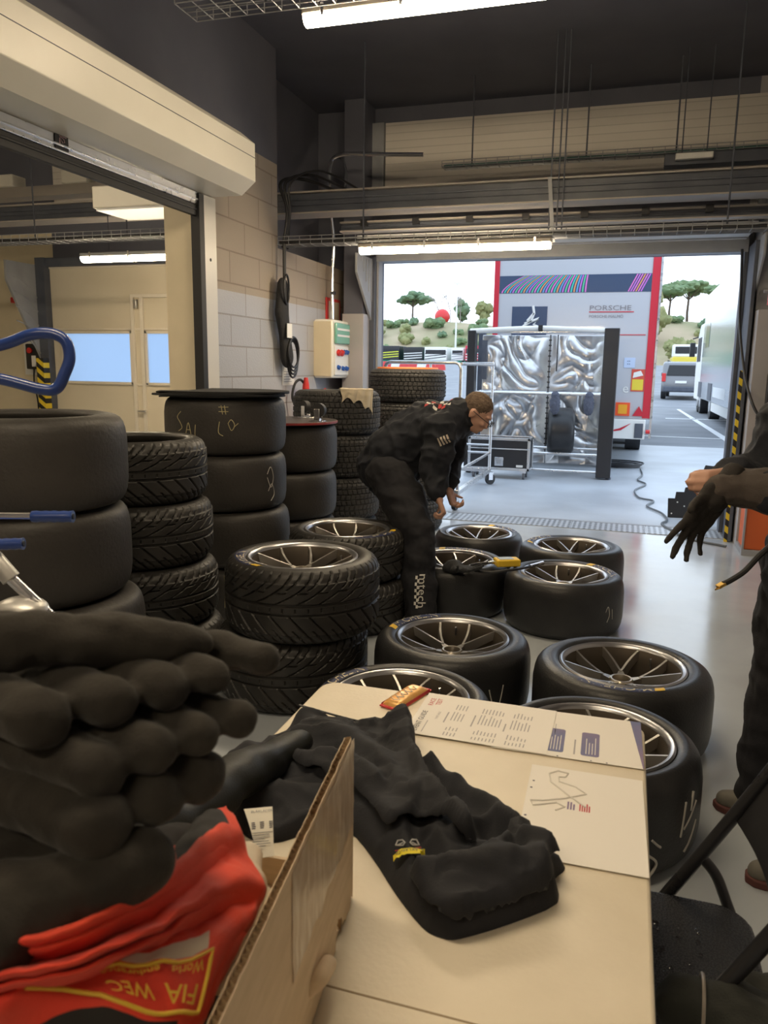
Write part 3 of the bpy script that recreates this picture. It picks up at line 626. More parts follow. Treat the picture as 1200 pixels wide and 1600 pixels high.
for i in range(150):
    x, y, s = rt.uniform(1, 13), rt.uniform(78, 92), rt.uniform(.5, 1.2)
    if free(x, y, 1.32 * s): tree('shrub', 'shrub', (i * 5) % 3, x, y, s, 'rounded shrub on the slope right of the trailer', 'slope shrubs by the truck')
def bare(x, y, s, label):
    x, y, s = x * K, y * K, s * K
    r = random.Random(int(x * 10)); b = MB(); z = hill(x, y)
    def br(p, d, L, rad, k):
        q = p + d * L; b.tube([p, q], [rad, rad * .65], 5)
        if k:
            for _ in range(3): br(q, (d + V((r.uniform(-.6, .6), r.uniform(-.4, .4), r.uniform(0, .3)))).normalized(), L * .68, rad * .6, k - 1)
    br(V((x, y, z)), V((0, 0, 1)), s, .05 * s, 4); return tag(b.build('bare_tree', mat('pale_twigs', (.32, .27, .25), .9)), label, 'tree', 'bare hilltop trees')
for x, s in [(-21.6, 1.25), (-20.2, 1.2), (-19.0, 1.1)]: bare(x, 90, s, 'leafless tree on the hilltop between the umbrella pine and the trailer')
tag((lambda b: (b.ball((-46, 196, hill(-46, 196) + 1.2), 1.9, 20, 12), b.build('red_ball', m_red))[1])(MB()), 'red round sign on the hilltop beside the umbrella pine', 'sign')
tag((lambda b: (b.tube([(-34.6, 160, 2), (-34.6, 160, 18.5)], [.22, .12], 10), b.box(-35.3, 159.8, 18.3, -33.9, 160.2, 18.7), b.build('light_pole', m_white))[2])(MB()), 'white lamp pole standing on the slope left of the trailer', 'pole')
# green fence and water barriers
b = MB(); b.box(-90, 158, 2.0, -12, 158.3, 5.2); tag(b.build('green_fence', mat('green_fence', (.02, .26, .16), .6)), 'long green fence at the foot of the hill behind the parked vehicles', 'fence')
def barrier(x, y, red, i):
    b = MB(); z = gz(y); b.prism([(-.6, 0), (.6, 0), (.6, .3), (.45, .9), (-.45, .9), (-.6, .3)], -.25, .25, Matrix.Translation((x, y, z)) @ Matrix.Rotation(PI / 2, 4, 'X'))
    return tag(b.build('water_barrier', mat('red_plastic', (.62, .05, .05), .5) if red else m_white), ('red' if red else 'white') + ' plastic barrier in the row across the distant paddock', 'barrier', 'paddock barriers ' + ('red' if red else 'white'))
for i in range(16): barrier(-34 + i * 1.35 + (5 if i > 9 else 0), 100 - i * .8, i % 3 != 1, i)
def far_truck(x0, x1, y, h, mats, label, pat):
    z = gz(y); t = thing('race_truck', label, 'truck', ((x0 + x1) / 2, y, z)); w = x1 - x0
    b = MB(); b.box(-w / 2, 0, .5, w / 2, 5, h); b.build('body', mats[0], t, bevel=.08)
    b = MB(); b.box(-w / 2 + .2, -.02, h * .55, w / 2 - .2, 0, h * .82); b.build('windscreen', m_black, t)
    b = MB()
    for k in range(3): b.bar((-w / 2 + .1, -.03, .7 + k * .5), (w / 2 - .1, -.03, 1.0 + k * .45 + pat * .2), .02, .16, (0, 0, 1))
    b.build('livery_stripe', mats[1], t)
    for sx in (-1, 1):
        b = MB(); b.cyl((sx * (w / 2 - .2) - .15, .6, .45), (sx * (w / 2 - .2) + .15, .6, .45), .45, 14); b.build('wheel', m_black, t)
yel = mat('neon_yellow', (.70, .72, .05), .5)
far_truck(-49.3, -44.0, 151, 3.2, (m_blackplastic, yel), 'black and neon yellow race truck at the left of the distant row', 1)
far_truck(-43.1, -39.2, 151, 3.0, (m_blackplastic, m_white), 'black truck with white stripes second in the distant row', 0)
far_truck(-38.3, -33.9, 149, 3.0, (m_white, m_blackplastic), 'white truck with dark windscreen in the distant row', 1)
far_truck(-33.0, -30.6, 149, 2.9, (m_white, m_midsteel), 'narrow white van beside the red truck in the distant row', 0)
far_truck(-29.9, -23.3, 147, 3.3, (mat('red_truck_paint', (.55, .02, .05), .4), m_white), 'red truck with white swoosh at the right of the distant row', 2)

# trailer
m_trl = mat('grey_white_trailer', (.50, .50, .53), .22, coat=.4); m_navy = mat('navy_print', (.045, .07, .13), .35)
t = thing('race_trailer', 'large pale grey race trailer parked outside with striped navy band', 'trailer', (0, 0, 0)); TX0, TX1, TY = -2.12, .33, 12.5
b = MB(); b.box(TX0, TY, .78, TX1, TY + 12, 3.95); b.build('body', m_trl, t, bevel=.02)
b = MB(); b.box(TX0 + .02, TY - .03, .48, TX1 - .06, TY + .25, .78); b.build('bumper', m_white, t, bevel=.01)
b = MB(); b.box(TX0 + .2, TY + .3, .5, TX1 - .2, TY + 11.5, .78); b.build('chassis', m_black, t)
for y in (16, 17.3, 18.6):
    for x in (TX0 + .2, TX1 - .2):
        b = MB(); b.cyl((x - .14, y, .48), (x + .14, y, .48), .48, 20); b.build('wheel', m_black, t)
for xa, xb in ((TX1 - .115, TX1 - .005), (TX0 + .005, TX0 + .085)):
    b = MB(); b.box(xa, TY - .012, .80, xb, TY, 3.95); b.build('red_edge_strip', mat('red_strip', (.55, .02, .04), .4), t)
b = MB(); b.box(TX1 - .003, TY - .02, .5, TX1 + .03, TY + .05, 3.95); b.build('corner_post', m_alu, t)
b = MB(); b.box(TX0 + .09, TY - .006, 2.66, TX1 - .12, TY, 2.92); b.build('graphic_band', m_navy, t)
sc = [(.72, .18, .55), (.05, .55, .45), (.75, .32, .12), (.12, .35, .62), (.55, .15, .62), (.10, .55, .30)]
b = MB(); sm = [mat('band_stripe_%d' % i, c, .4) for i, c in enumerate(sc)]
k = 0; x = TX0 + .12
while x < -.72:
    b.mi = k % 6; sl = .34 * (1 - (x + 2.0) / 1.35)
    q = [(x + sl * (j / 8 - 0) ** (1.6) * 1.0, 2.665 + .25 * j / 8) for j in range(9)]
    for (xa, za), (xb, zb) in zip(q, q[1:]):
        if max(xb + .022, xa) < -.62: b.quad((xa, TY - .008, za), (xa + .020, TY - .008, za), (xb + .020, TY - .008, zb), (xb, TY - .008, zb))
    k += 1; x += .042
b.build('band_stripes', sm, t); b = MB()
x = -.12
while x < .16:
    b.mi = [4, 0, 2, 0][k % 4]
    xb = x + .12
    if xb + .02 < TX1 - .12: b.quad((x, TY - .008, 2.665), (x + .018, TY - .008, 2.665), (xb + .018, TY - .008, 2.915), (xb, TY - .008, 2.915))
    k += 1; x += .036
b.build('band_stripes', sm, t)
m_ptxt = mat('grey_brown_lettering', (.22, .20, .21), .5)
FX = lambda x, z: frame((x, TY - .006, z), (1, 0, 0), (0, 0, 1))
b = MB(); put_text(b, 'PORSCHE', .105, FX(-.66, 2.395), sx=1.35); b.build('lettering', m_ptxt, t)
b = MB(); b.box(-.66, TY - .008, 2.365, -.01, TY - .002, 2.378); b.box(-.2, TY - .008, 2.03, .18, TY - .002, 2.042); b.build('red_line', mat('red_strip', (.55, .02, .04), .4), t)
b = MB(); put_text(b, 'PORSCHE MALMÖ', .062, FX(-.66, 2.285)); b.build('lettering', m_ptxt, t)
b = MB(); b.box(-1.82, TY - .008, 1.95, -1.28, TY, 2.46); b.build('logo_panel', m_navy, t)
b = MB(); Mlg = FX(-1.64, 2.14) @ Matrix.Translation((0, 0, .004))
for pth in [[(.02, .06), (.24, .14), (.16, .05), (.26, .0)], [(.06, .10), (.16, .22), (.14, .33)], [(.0, .02), (.12, .1), (.16, .22)]]: b.tube([Mlg @ V((x, y, 0)) for x, y in pth], .02, 6)
b.build('white_emblem', m_white, t)
b = MB(); b.box(-.10, TY - .008, 1.55, .06, TY, 1.70); b.build('blue_sticker', mat('pale_blue_sticker', (.50, .58, .75), .4), t)
b = MB(); put_text(b, '::', .12, FX(-.06, 1.60) @ Matrix.Translation((0, 0, .004))); b.build('sticker_mark', m_navy, t)
b = MB(); put_text(b, 'e', .20, FX(-.10, 1.18)); b.build('white_letter', m_white, t)
b = MB(); b.box(.02, TY - .008, 1.20, .21, TY, 1.53); b.mi = 1; b.box(.035, TY - .010, 1.22, .195, TY - .006, 1.38); b.mi = 2; b.add([(.04, TY - .011, 1.40), (.19, TY - .011, 1.44), (.15, TY - .011, 1.51), (.05, TY - .011, 1.48)], [(0, 1, 2, 3)])
b.build('warning_sticker', [mat('red_border', (.6, .08, .05), .5), mat('yellow_sticker', (.75, .58, .05), .5), m_white], t)
b = MB(); b.box(-.18, TY - .03, .83, .03, TY, 1.03); b.build('marker_plate', mat('red_orange', (.85, .10, .03), .4), t)
b = MB(); b.box(-.14, TY - .034, .86, -.01, TY - .03, 1.0); b.build('marker_centre', mat('amber', (.85, .38, .03), .4), t)
b = MB(); b.add([(.07, TY - .02, .83), (.25, TY - .02, .83), (.16, TY - .02, .98)], [(0, 1, 2)]); b.build('red_triangle', mat('red_strip', (.55, .02, .04), .4), t)
b = MB(); b.add([(-.24, TY - .034, .60), (-.1, TY - .034, .64), (.06, TY - .034, .72), (.04, TY - .034, .70), (-.08, TY - .034, .61), (-.24, TY - .034, .58)], [(0, 1, 2, 3, 4, 5)]); b.build('red_swoosh', mat('red_strip', (.55, .02, .04), .4), t)
b = MB(); b.box(.12, TY - .05, .50, .24, TY - .03, .72); b.build('tail_light', m_darksteel, t, bevel=.006)
b = MB(); b.cyl((.28, TY - .06, .60), (.34, TY - .06, .60), .03, 10); b.build('side_lamp', m_red, t)
# lettering on the outside of the building, mirrored in the trailer's glossy back
b = MB()
for s, z in (('AJUNTAMENT DE', 3.72), ('MONTMELÓ', 3.28)): put_text(b, s, .34, frame((.45, 8.21, z), (-1, 0, 0), (0, 0, 1)), sx=1.1)
t = tag(b.build('building_sign', m_white), 'white lettering on the outside wall above the garage door', 'sign')

# silver truck on the right
m_silver = mat('silver_truck_panel', (.62, .64, .67), .15, .55)
t = thing('box_truck', 'silver grey truck parked outside along the right of the doorway', 'truck', (0, 0, 0))
b = MB(); b.box(2.5, 18.6, .55, 5.0, 31.6, 4.25); b.build('body', m_silver, t, bevel=.04)
b = MB(); b.box(2.52, 18.7, .28, 4.98, 27.0, .56); b.build('skirt', m_white, t, bevel=.02)
b = MB(); b.prism([(31.7, .45), (34.0, .45), (34.2, 1.6), (33.9, 2.9), (33.2, 3.3), (31.7, 3.3)], 2.5, 4.95, Matrix(((0, 0, 1, 0), (1, 0, 0, 0), (0, 1, 0, 0), (0, 0, 0, 1)))); b.build('cab', m_white, t, bevel=.05)
b = MB(); b.box(2.49, 32.2, 1.9, 2.505, 33.7, 2.8); b.build('cab_window', m_black, t)
b = MB(); b.box(2.492, 29.2, 2.35, 2.502, 30.6, 3.15); b.build('side_window', mat('dark_green_glass', (.05, .09, .07), .1), t)
for y in (20.2, 21.4, 27.6, 31.4, 32.4):
    b = MB(); b.cyl((2.54, y, .5), (2.85, y, .5), .5, 24); w = b.build('wheel', m_black, t)
    b = MB(); b.cyl((2.53, y, .5), (2.56, y, .5), .27, 16); b.build('hub', m_alu, w)
for y in (27.6, 31.4):
    b = MB(); b.box(2.485, y - .6, .6, 2.5, y + .6, 1.15); b.build('wheel_arch', m_darksteel, t)
b = MB(); b.box(2.22, 34.0, 2.1, 2.42, 34.2, 2.65); b.bar((2.3, 34.1, 2.8), (2.6, 33.9, 2.9), .05, .05); b.build('wing_mirror', m_blackplastic, t, bevel=.03)
b = MB(); b.box(2.494, 23.2, .75, 2.5, 26.5, 1.05); b.box(2.494, 18.7, 1.0, 2.5, 22.5, 1.02); b.build('reflector_strip', m_line, t)
# grey people carrier
def car(x, y, rz, label):
    t = thing('car', label, 'car', (x, y, gz(y) - .02), rz)
    side = [(-2.3, .35), (-2.33, .75), (-2.25, 1.05), (-2.0, 1.72), (-1.7, 1.82), (.3, 1.80), (1.0, 1.55), (1.5, 1.12), (2.25, .95), (2.4, .6), (2.35, .35)]
    Mc = Matrix(((0, 0, 1, 0), (1, 0, 0, 0), (0, 1, 0, 0), (0, 0, 0, 1)))
    b = MB(); b.prism(side, -.9, .9, Mc); b.build('body', mat('grey_car_paint', (.20, .20, .21), .25, .4), t, bevel=.12, segs=3)
    b = MB(); b.add([(-.68, -2.235, 1.16), (.68, -2.235, 1.16), (.60, -2.05, 1.64), (-.60, -2.05, 1.64)], [(0, 1, 2, 3)])
    for q in range(4): p = b.v[q]; b.v[q] = (p[0], p[1] - .035, p[2])
    b.build('rear_window', m_black, t)
    b = MB(); 
    for s in (-1, 1): b.add([(s * .905, -1.9, 1.15), (s * .905, 1.2, 1.15), (s * .905, .7, 1.6), (s * .905, -1.7, 1.68)], [(0, 1, 2, 3)])
    b.build('side_windows', m_black, t)
    for s in (-1, 1):
        b = MB(); b.box(s * .80 - .09, -2.36, .85, s * .80 + .09, -2.2, 1.25); b.build('tail_light', m_red, t, bevel=.02)
        b = MB(); b.box(s * 1.02 - .1, .75, 1.1, s * 1.02 + .1, .9, 1.28); b.build('wing_mirror', m_blackplastic, t, bevel=.03)
        for yy in (-1.45, 1.45): b = MB(); b.cyl((s * .92, yy, .34), (s * .70, yy, .34), .34, 20); b.build('wheel', m_black, t)
        b = MB(); b.bar((s * .7, -1.6, 1.86), (s * .7, .3, 1.84), .05, .04); b.build('roof_rail', m_blackplastic, t)
    b = MB(); b.box(-.8, -2.42, .38, .8, -2.28, .62); b.build('rear_bumper', m_darksteel, t, bevel=.04)
    b = MB(); b.box(-.26, -2.37, .78, .26, -2.33, .90); b.build('number_plate', m_white, t)
car(2.6, 43.0, -.10, 'grey people carrier parked outside between the trailer and the truck')
t = thing('utility_truck', 'yellow and white utility truck standing behind the grey car', 'truck', (4.6, 75, gz(75)))
b = MB(); b.box(-1.1, 0, .6, 1.1, 4.5, 1.9); b.build('body', mat('yellow_truck', (.70, .55, .06), .4), t, bevel=.05)
b = MB(); b.box(-1.1, .2, 1.9, 1.1, 2.2, 3.0); b.build('cab', m_white, t, bevel=.1)
b = MB(); b.box(-.9, .17, 2.2, .9, .2, 2.8); b.build('rear_window', m_black, t)
for s in (-1, 1):
    b = MB(); b.cyl((s * 1.0, .8, .42), (s * .75, .8, .42), .42, 16); b.build('wheel', m_black, t)
# ---------------------------------------------------------------- tyres and wheels
m_slick = mat('slick_rubber', (.018, .018, .020), .38, col2=(.029, .029, .030), scale=7, detail=8, bump=.12, bscale=120, spec=.45, lo=.4, hi=.75)
m_bare = mat('brown_black_slick_rubber', (.030, .027, .025), .55, col2=(.046, .041, .037), scale=4, detail=9, bump=.2, bscale=70, spec=.45, lo=.4, hi=.75)
m_worn = mat('worn_slick_rubber', (.030, .029, .029), .62, col2=(.055, .052, .050), scale=5, detail=9, bump=.25, bscale=90, spec=.4, lo=.45, hi=.8)
m_wet = mat('wet_tyre_rubber', (.018, .017, .016), .46, col2=(.032, .029, .026), scale=9, detail=7, bump=.08, bscale=90, spec=.5)
m_rim = mat('satin_bronze_rim', (.46, .44, .41), .34, .92, rvar=.06, scale=14)
m_barrel = mat('dark_bronze_barrel', (.12, .10, .08), .55, .8, rvar=.08, scale=9)
m_lip = mat('rim_lip', (.50, .50, .52), .3, .95)
m_hub = mat('machined_hub', (.55, .50, .42), .3, .95)
m_letter = mat('sidewall_lettering', (.76, .68, .48), .6, col2=(.62, .55, .38), scale=60)
m_band = mat('dark_blue_sidewall_band', (.022, .03, .09), .5)
m_flag = mat('yellow_mark', (.80, .52, .03), .5)
m_chalk = mat('yellow_chalk', (.50, .44, .24), .9)
m_chalkw = mat('white_chalk', (.50, .48, .44), .9)
RB = .250                                          # bead radius
def half_prof(R, h):                                # bead -> tread edge, as offset from the top face
    return [(RB, .030), (RB + .003, .018), (RB + .010, .008), (RB + .026, .002), (RB + .042, 0), (R - .035, .006), (R - .018, .017), (R - .008, .032), (R - .002, .052)]
def zside(R, h, r):
    p = half_prof(R, h)
    for (r0, d0), (r1, d1) in zip(p, p[1:]):
        if r0 <= r <= r1: return h - (d0 + (d1 - d0) * (r - r0) / (r1 - r0))
    return h
def tread_depth(kind, th, t, R):
    s = lambda d, w: max(0.0, min(1.0, (w - d) / .0025 + .5))
    D = 0; C = 2 * PI * R
    if kind == 'swept':
        for c in (.43, .56): D = max(D, s(abs(t - c) * .31, .005))
        if t > .58:
            q = (t - .58) / .40; N = 24; u = th * N / (2 * PI) + 1.7 * (1 - min(q, 1)) ** 1.8; f = abs(u - round(u)) * C / N
            D = max(D, s(f, .0042)) if q < 1 else D
            u2 = u + .5 + .25 * (1 - q); f2 = abs(u2 - round(u2)) * C / N
            if q > .45: D = max(D, s(f2, .003))
            if .30 < q < .42: D = max(D, s(abs(q - .36) * .12, .0028) * (1 if (u % 1) < .5 else 0))
        elif t < .41:
            q = t / .41; N = 26; u = th * N / (2 * PI) + 1.5 * q; f = abs(u - round(u)) * C / N * .8
            D = max(D, s(f, .0042))
            u2 = u + .5; f2 = abs(u2 - round(u2)) * C / N
            if q < .55: D = max(D, s(f2, .003))
        else:
            u = th * 40 / (2 * PI); f = abs(u - round(u)) * C / 40
            if .47 < t < .52: D = max(D, .6 * s(f, .0025))
    elif kind == 'block':
        rows = 8; k = t * rows; D = max(D, s(abs(k - round(k)) / rows * .33, .0032)); r = int(k)
        u = th * 54 / (2 * PI) + .37 * r + .25 * (k % 1) * (1 if r % 2 else -1); f = abs(u - round(u)) * C / 54
        D = max(D, s(f, .0032))
    return D * .009
TY = {}
def tyre_mesh(R, h, kind, bare=False):
    key = (R, h, kind, bare)
    if key in TY: return TY[key]
    hp = half_prof(R, h)
    if bare: hp = [(.240, .020), (.243, .010), (.250, .005), (.270, .002)] + hp[4:]
    top = [(r, h - d) for r, d in hp]; bot = [(r, d) for r, d in hp][::-1]
    z0, z1 = .052, h - .052; nz = 6 if kind == 'slick' else 72; n = 96 if kind == 'slick' else 520
    mid = []
    for i in range(1, nz):
        z = z1 + (z0 - z1) * i / nz; q = abs(z - h / 2) / (h / 2); mid.append((R + .004 * (1 - q * q), z))
    inner = [hp[0], (RB + .012, .055), (R - .045, .062), (R - .028, .10), (R - .024, h / 2), (R - .028, h - .10), (R - .045, h - .062), (RB + .012, h - .055)]
    if kind != 'slick':                              # dense shoulder rows too
        dense = []
        for (r0, a), (r1, c) in zip(top[4:], top[5:] + mid[:1]):
            dense += [(r0 + (r1 - r0) * k / 3, a + (c - a) * k / 3) for k in range(3)]
        top = top[:4] + dense
        db = []
        for (r0, a), (r1, c) in zip(bot[:5], bot[1:6]): db += [(r0 + (r1 - r0) * k / 3, a + (c - a) * k / 3) for k in range(3)]
        bot = [mid[-1]][:0] + db + bot[5:]
    prof = top + mid + bot + inner[1:]
    b = MB()
    if kind == 'slick': b.lathe(prof, n)
    else:
        m = len(prof); vs = []; fs = []; no = len(top) + len(mid) + len(bot)
        for k in range(n):
            th = 2 * PI * k / n
            for i, (r, z) in enumerate(prof):
                if i < no and r > R - .034:
                    t = z / h; r -= tread_depth(kind, th, t, R) * min(1, (r - R + .034) / .012)
                vs.append((r * math.cos(th), r * math.sin(th), z))
        for k in range(n):
            k2 = (k + 1) % n
            for i in range(m): j = (i + 1) % m; fs.append((k * m + i, k2 * m + i, k2 * m + j, k * m + j))
        b.add(vs, fs)
    TY[key] = b.mesh('tyre', {'slick': m_bare if bare else m_slick, 'swept': m_wet, 'block': m_worn}[kind], angle=50)
    return TY[key]
def arc_patch(R, h, a0, a1, r0, r1, up, skew=0, n=14):
    b = MB()
    def fn(u, v):
        r = r0 + (r1 - r0) * v; a = a0 + (a1 - a0) * u + skew * v; return (r * math.cos(a), r * math.sin(a), zside(R, h, r) + up)
    b.grid(fn, n, 4); return b
TX = text_geo('MICHELIN', .050, sx=1.2)
def lettering(R, h, a0, parent, flag=True):
    rb = RB + .015; w = max(p[0] for p in TX[0]); rm = rb + .015
    b = MB(); vs = []
    for x, y in TX[0]:
        r = rb + y; a = a0 - x / rm; vs.append((r * math.cos(a), r * math.sin(a), zside(R, h, r) + .0016))
    b.add(vs, TX[1]); b.build('sidewall_lettering', m_letter, parent, smooth=False)
    arc_patch(R, h, a0 + .02, a0 - w / rm - .05, rb - .004, min(rb + .041, R - .03), .0007).build('blue_band', m_band, parent)
    if flag: arc_patch(R, h, a0 + .055, a0 + .20, rb - .002, rb + .034, .0016, -.06, 6).build('yellow_flag', m_flag, parent)
def chalk(parent, R, h, strokes, m=None, r=.003):      # strokes: lists of (angle, z)
    for st in strokes:
        b = MB(); pts = catmull([(math.cos(a) * (R + .0035), math.sin(a) * (R + .0035), z) for a, z in st], 5); b.tube(pts, r, 5); b.build('chalk_mark', m or m_chalkw, parent)
def rim_lathe(h):
    return [(RB + .002, h - .020), (RB + .004, h - .010), (RB - .003, h - .005), (RB - .013, h - .008), (RB - .020, h - .022), (RB - .030, h - .06), (RB - .045, .13), (RB - .03, .04), (RB - .006, .02), (RB + .002, .024), (RB, .036), (RB - .012, .05), (RB - .030, .10), (RB - .022, h - .07), (RB - .012, h - .034)]
RM = {}
def rim_parts(h):
    if h in RM: return RM[h]
    b = MB(); b.lathe(rim_lathe(h), 72)
    m = len(rim_lathe(h)); b.m = [1 if (i % m) in (0, 1, 2, 3) else 0 for i in range(len(b.f))]; rim = b.mesh('rim', [m_barrel, m_lip], angle=50)
    zr, zh = h - .022, h - .074
    def sec(p, d, wt, wb, dep):
        s = V((-d.y, d.x, 0)).normalized(); return [p + s * wt / 2, p - s * wt / 2, p - s * wb / 2 - V((0, 0, dep)), p + s * wb / 2 - V((0, 0, dep))]
    def arm(b, pts, ws):
        pts = [V(p) for p in pts]; vs = []
        for i, p in enumerate(pts):
            d = pts[min(i + 1, len(pts) - 1)] - pts[max(i - 1, 0)]; d.z = 0; wt, wb, dep = ws[i]; vs += sec(p, d.normalized(), wt, wb, dep)
        fs = []
        for i in range(len(pts) - 1): fs += [(4 * i + k, 4 * i + (k + 1) % 4, 4 * i + 4 + (k + 1) % 4, 4 * i + 4 + k) for k in range(4)]
        fs += [(0, 1, 2, 3), tuple(range(4 * len(pts) - 4, 4 * len(pts)))[::-1]]; b.add(vs, fs)
    b = MB()
    arm(b, [(.042, 0, zh - .004), (.062, 0, zh), (.088, 0, zh + .004)], [(.036, .046, .05), (.026, .036, .05), (.014, .030, .045)])
    for s in (-1, 1):
        pts = []
        for k in range(8):
            q = k / 7; r = .076 + (.231 - .076) * q; a = s * math.radians(18.5) * (q ** .62); z = zh + .005 + (zr - zh - .005) * q ** 1.2; pts.append((r * math.cos(a), r * math.sin(a), z))
        arm(b, pts, [(.0095, .019, .046 - .010 * k / 7) for k in range(8)])
    spoke = b.mesh('spoke', m_rim, angle=30)
    b = MB(); b.lathe([(.034, zh - .085), (.034, zh - .012), (.037, zh + .002), (.044, zh + .003), (.050, zh - .006), (.050, zh - .085)], 36); hub = b.mesh('hub', m_hub, angle=40)
    b = MB(); b.lathe([(.001, .0), (.125, .0), (.13, .02), (.10, .035), (.001, .04)], 40, c=(0, 0, .03), closed=False); plate = b.mesh('plate', m_black, angle=40)
    RM[h] = (rim, spoke, hub, plate); return RM[h]
def put(name, me, parent, rz=0):
    o = bpy.data.objects.new(name, me); COL.objects.link(o); o.parent = parent; o.rotation_euler = (0, 0, rz); return o
def wheel(x, y, z, R, h, kind, a_flag, label, group, rz=0.0, letters=True, copies=1):
    t = thing('wheel', label, 'wheel', (x, y, z), 0, group)
    ty = put('tyre', tyre_mesh(R, h, kind), t)
    if letters:
        a0 = math.radians(a_flag) - .13; lettering(R, h, a0, ty)
        if copies > 1: lettering(R, h, a0 + PI, ty, False)
    rim, spoke, hub, plate = rim_parts(h); put('rim', rim, t)
    for k in range(5): put('spoke', spoke, t, rz + 2 * PI * k / 5)
    put('centre_hub', hub, t); put('inner_plate', plate, t)
    b = MB(); a = rz + .6; b.cyl((.205 * math.cos(a), .205 * math.sin(a), h - .075), (.20 * math.cos(a), .20 * math.sin(a), h - .035), .005, 8); b.build('valve', m_chrome, t)
    return t, ty
G = 'slick wheels lying on the floor'
w1 = wheel(.05, 3.195, 0, .355, .325, 'slick', -59, 'slick race wheel lying nearest the bare floor on the right, bronze spokes facing up', G, .35)
w2 = wheel(-.685, 3.29, 0, .348, .325, 'slick', 179, 'slick race wheel beyond the table corner, chalk V on its side', G, 1.1)
w3 = wheel(-.295, 4.60, 0, .345, .325, 'slick', 60, 'slick race wheel carrying the end of the gauge hose', G, .9)
w4 = wheel(-.985, 4.70, 0, .335, .325, 'slick', 120, 'slick race wheel with a black glove lying on it beside the bending man', G, .2)
w5 = wheel(-.306, 5.38, 0, .350, .325, 'slick', -172, 'slick race wheel farthest right on the floor near the drain strip', G, .5)
w6 = wheel(-1.016, 5.73, 0, .33, .29, 'slick', 80, 'slick race wheel behind the bending man nearest the drain strip', G, .7)
w7 = wheel(-.03, 2.495, 0, .335, .325, 'slick', 215, 'slick race wheel beside the table edge papers, chalk strokes on its side', G, .15)
w8 = wheel(-.725, 2.59, 0, .335, .325, 'slick', 200, 'slick race wheel mostly hidden behind the far edge of the table', G, .4)
chalk(w2[1], .348, .325, [[(-.90, .20), (-.84, .12), (-.80, .07)], [(-.80, .07), (-.74, .14), (-.70, .21)]])
chalk(w7[1], .335, .325, [[(-.62, .24), (-.64, .18), (-.66, .13)], [(-.50, .26), (-.52, .20)], [(-.62, .15), (-.52, .18), (-.42, .22)], [(-.58, .07), (-.48, .10), (-.38, .15)], [(-1.0, .15), (-.94, .13), (-.9, .12)], [(-1.02, .10), (-.93, .07), (-1.0, .03), (-1.07, .02)]], r=.0042)
chalk(w3[1], .345, .325, [[(-.75, .17), (-.70, .20), (-.66, .15), (-.71, .11)], [(-.60, .18), (-.58, .12)]], r=.002)
G = 'rain wheels in the front pair'
wheel(-1.43, 3.21, 0, .348, .33, 'swept', -60, 'grooved rain wheel at the bottom of the front two-wheel stack by the table', G, .4, False)
wa = wheel(-1.375, 3.20, .33, .350, .33, 'swept', -108, 'grooved rain wheel on top of the front stack with yellow flag mark', G, .25, True, 1)
b = MB(); b.grid(lambda u, v: (.2235 * math.cos(.55 + .35 * u), .2235 * math.sin(.55 + .35 * u), .20 + .06 * v), 8, 2); b.build('yellow_sticker', m_flag, wa[0])
chalk(wa[1], .350, .33, [[(-2.6, .24), (-2.72, .20), (-2.8, .16), (-2.7, .12), (-2.6, .09)]], m_chalk, .002)
G = 'rain wheels in the rear pair'
wheel(-1.525, 4.22, 0, .345, .285, 'swept', 60, 'grooved rain wheel at the bottom of the second two-wheel stack behind the front one', G, .9, False)
wheel(-1.54, 4.25, .285, .340, .285, 'swept', 2, 'grooved rain wheel on top of the second stack, left of the bending man', G, .1, True, 1)
def tyre(x, y, z, R, h, kind, label, group, rz=0):
    o = bpy.data.objects.new('tyre', tyre_mesh(R, h, kind, True)); COL.objects.link(o); o.location = (x, y, z); o.rotation_euler = (0, 0, rz); return tag(o, label, 'tyre', group)
G = 'slick tyres in the front left stack'
pos = ['bottom slick tyre of the stack nearest the black gloves on the left', 'second slick tyre from the floor in the left front stack', 'third slick tyre from the floor in the left front stack, behind the blue grips', 'top slick tyre of the left front stack, open centre below the blue loop handle']
for i, (dx, dy) in enumerate([(.05, -.02), (.055, -.01), (0, 0), (0, 0)]): tyre(-2.085 + dx, 2.304 + dy, .33 * i, .355, .33, 'slick', pos[i], G)
G = 'grooved rain tyres in the left stack'
pos = ['bottom grooved rain tyre of the stack between two slick stacks on the left', 'second grooved rain tyre from the floor in the left rain stack', 'third grooved rain tyre from the floor in the left rain stack', 'top grooved rain tyre of the left rain stack, open centre showing']
for i, dx in enumerate((.09, .055, .03, 0)): tyre(-2.24 + dx, 3.18 - dx * .3, .29 * i, .34, .29, 'swept', pos[i], G, .3 * i)
G = 'slick tyres under the black mats'
pos = ['bottom slick tyre of the stack covered by black mats', 'second slick tyre from the floor under the black mats', 'third slick tyre from the floor under the black mats, chalk loop on its side', 'top slick tyre under the black mats with yellow chalk letters']
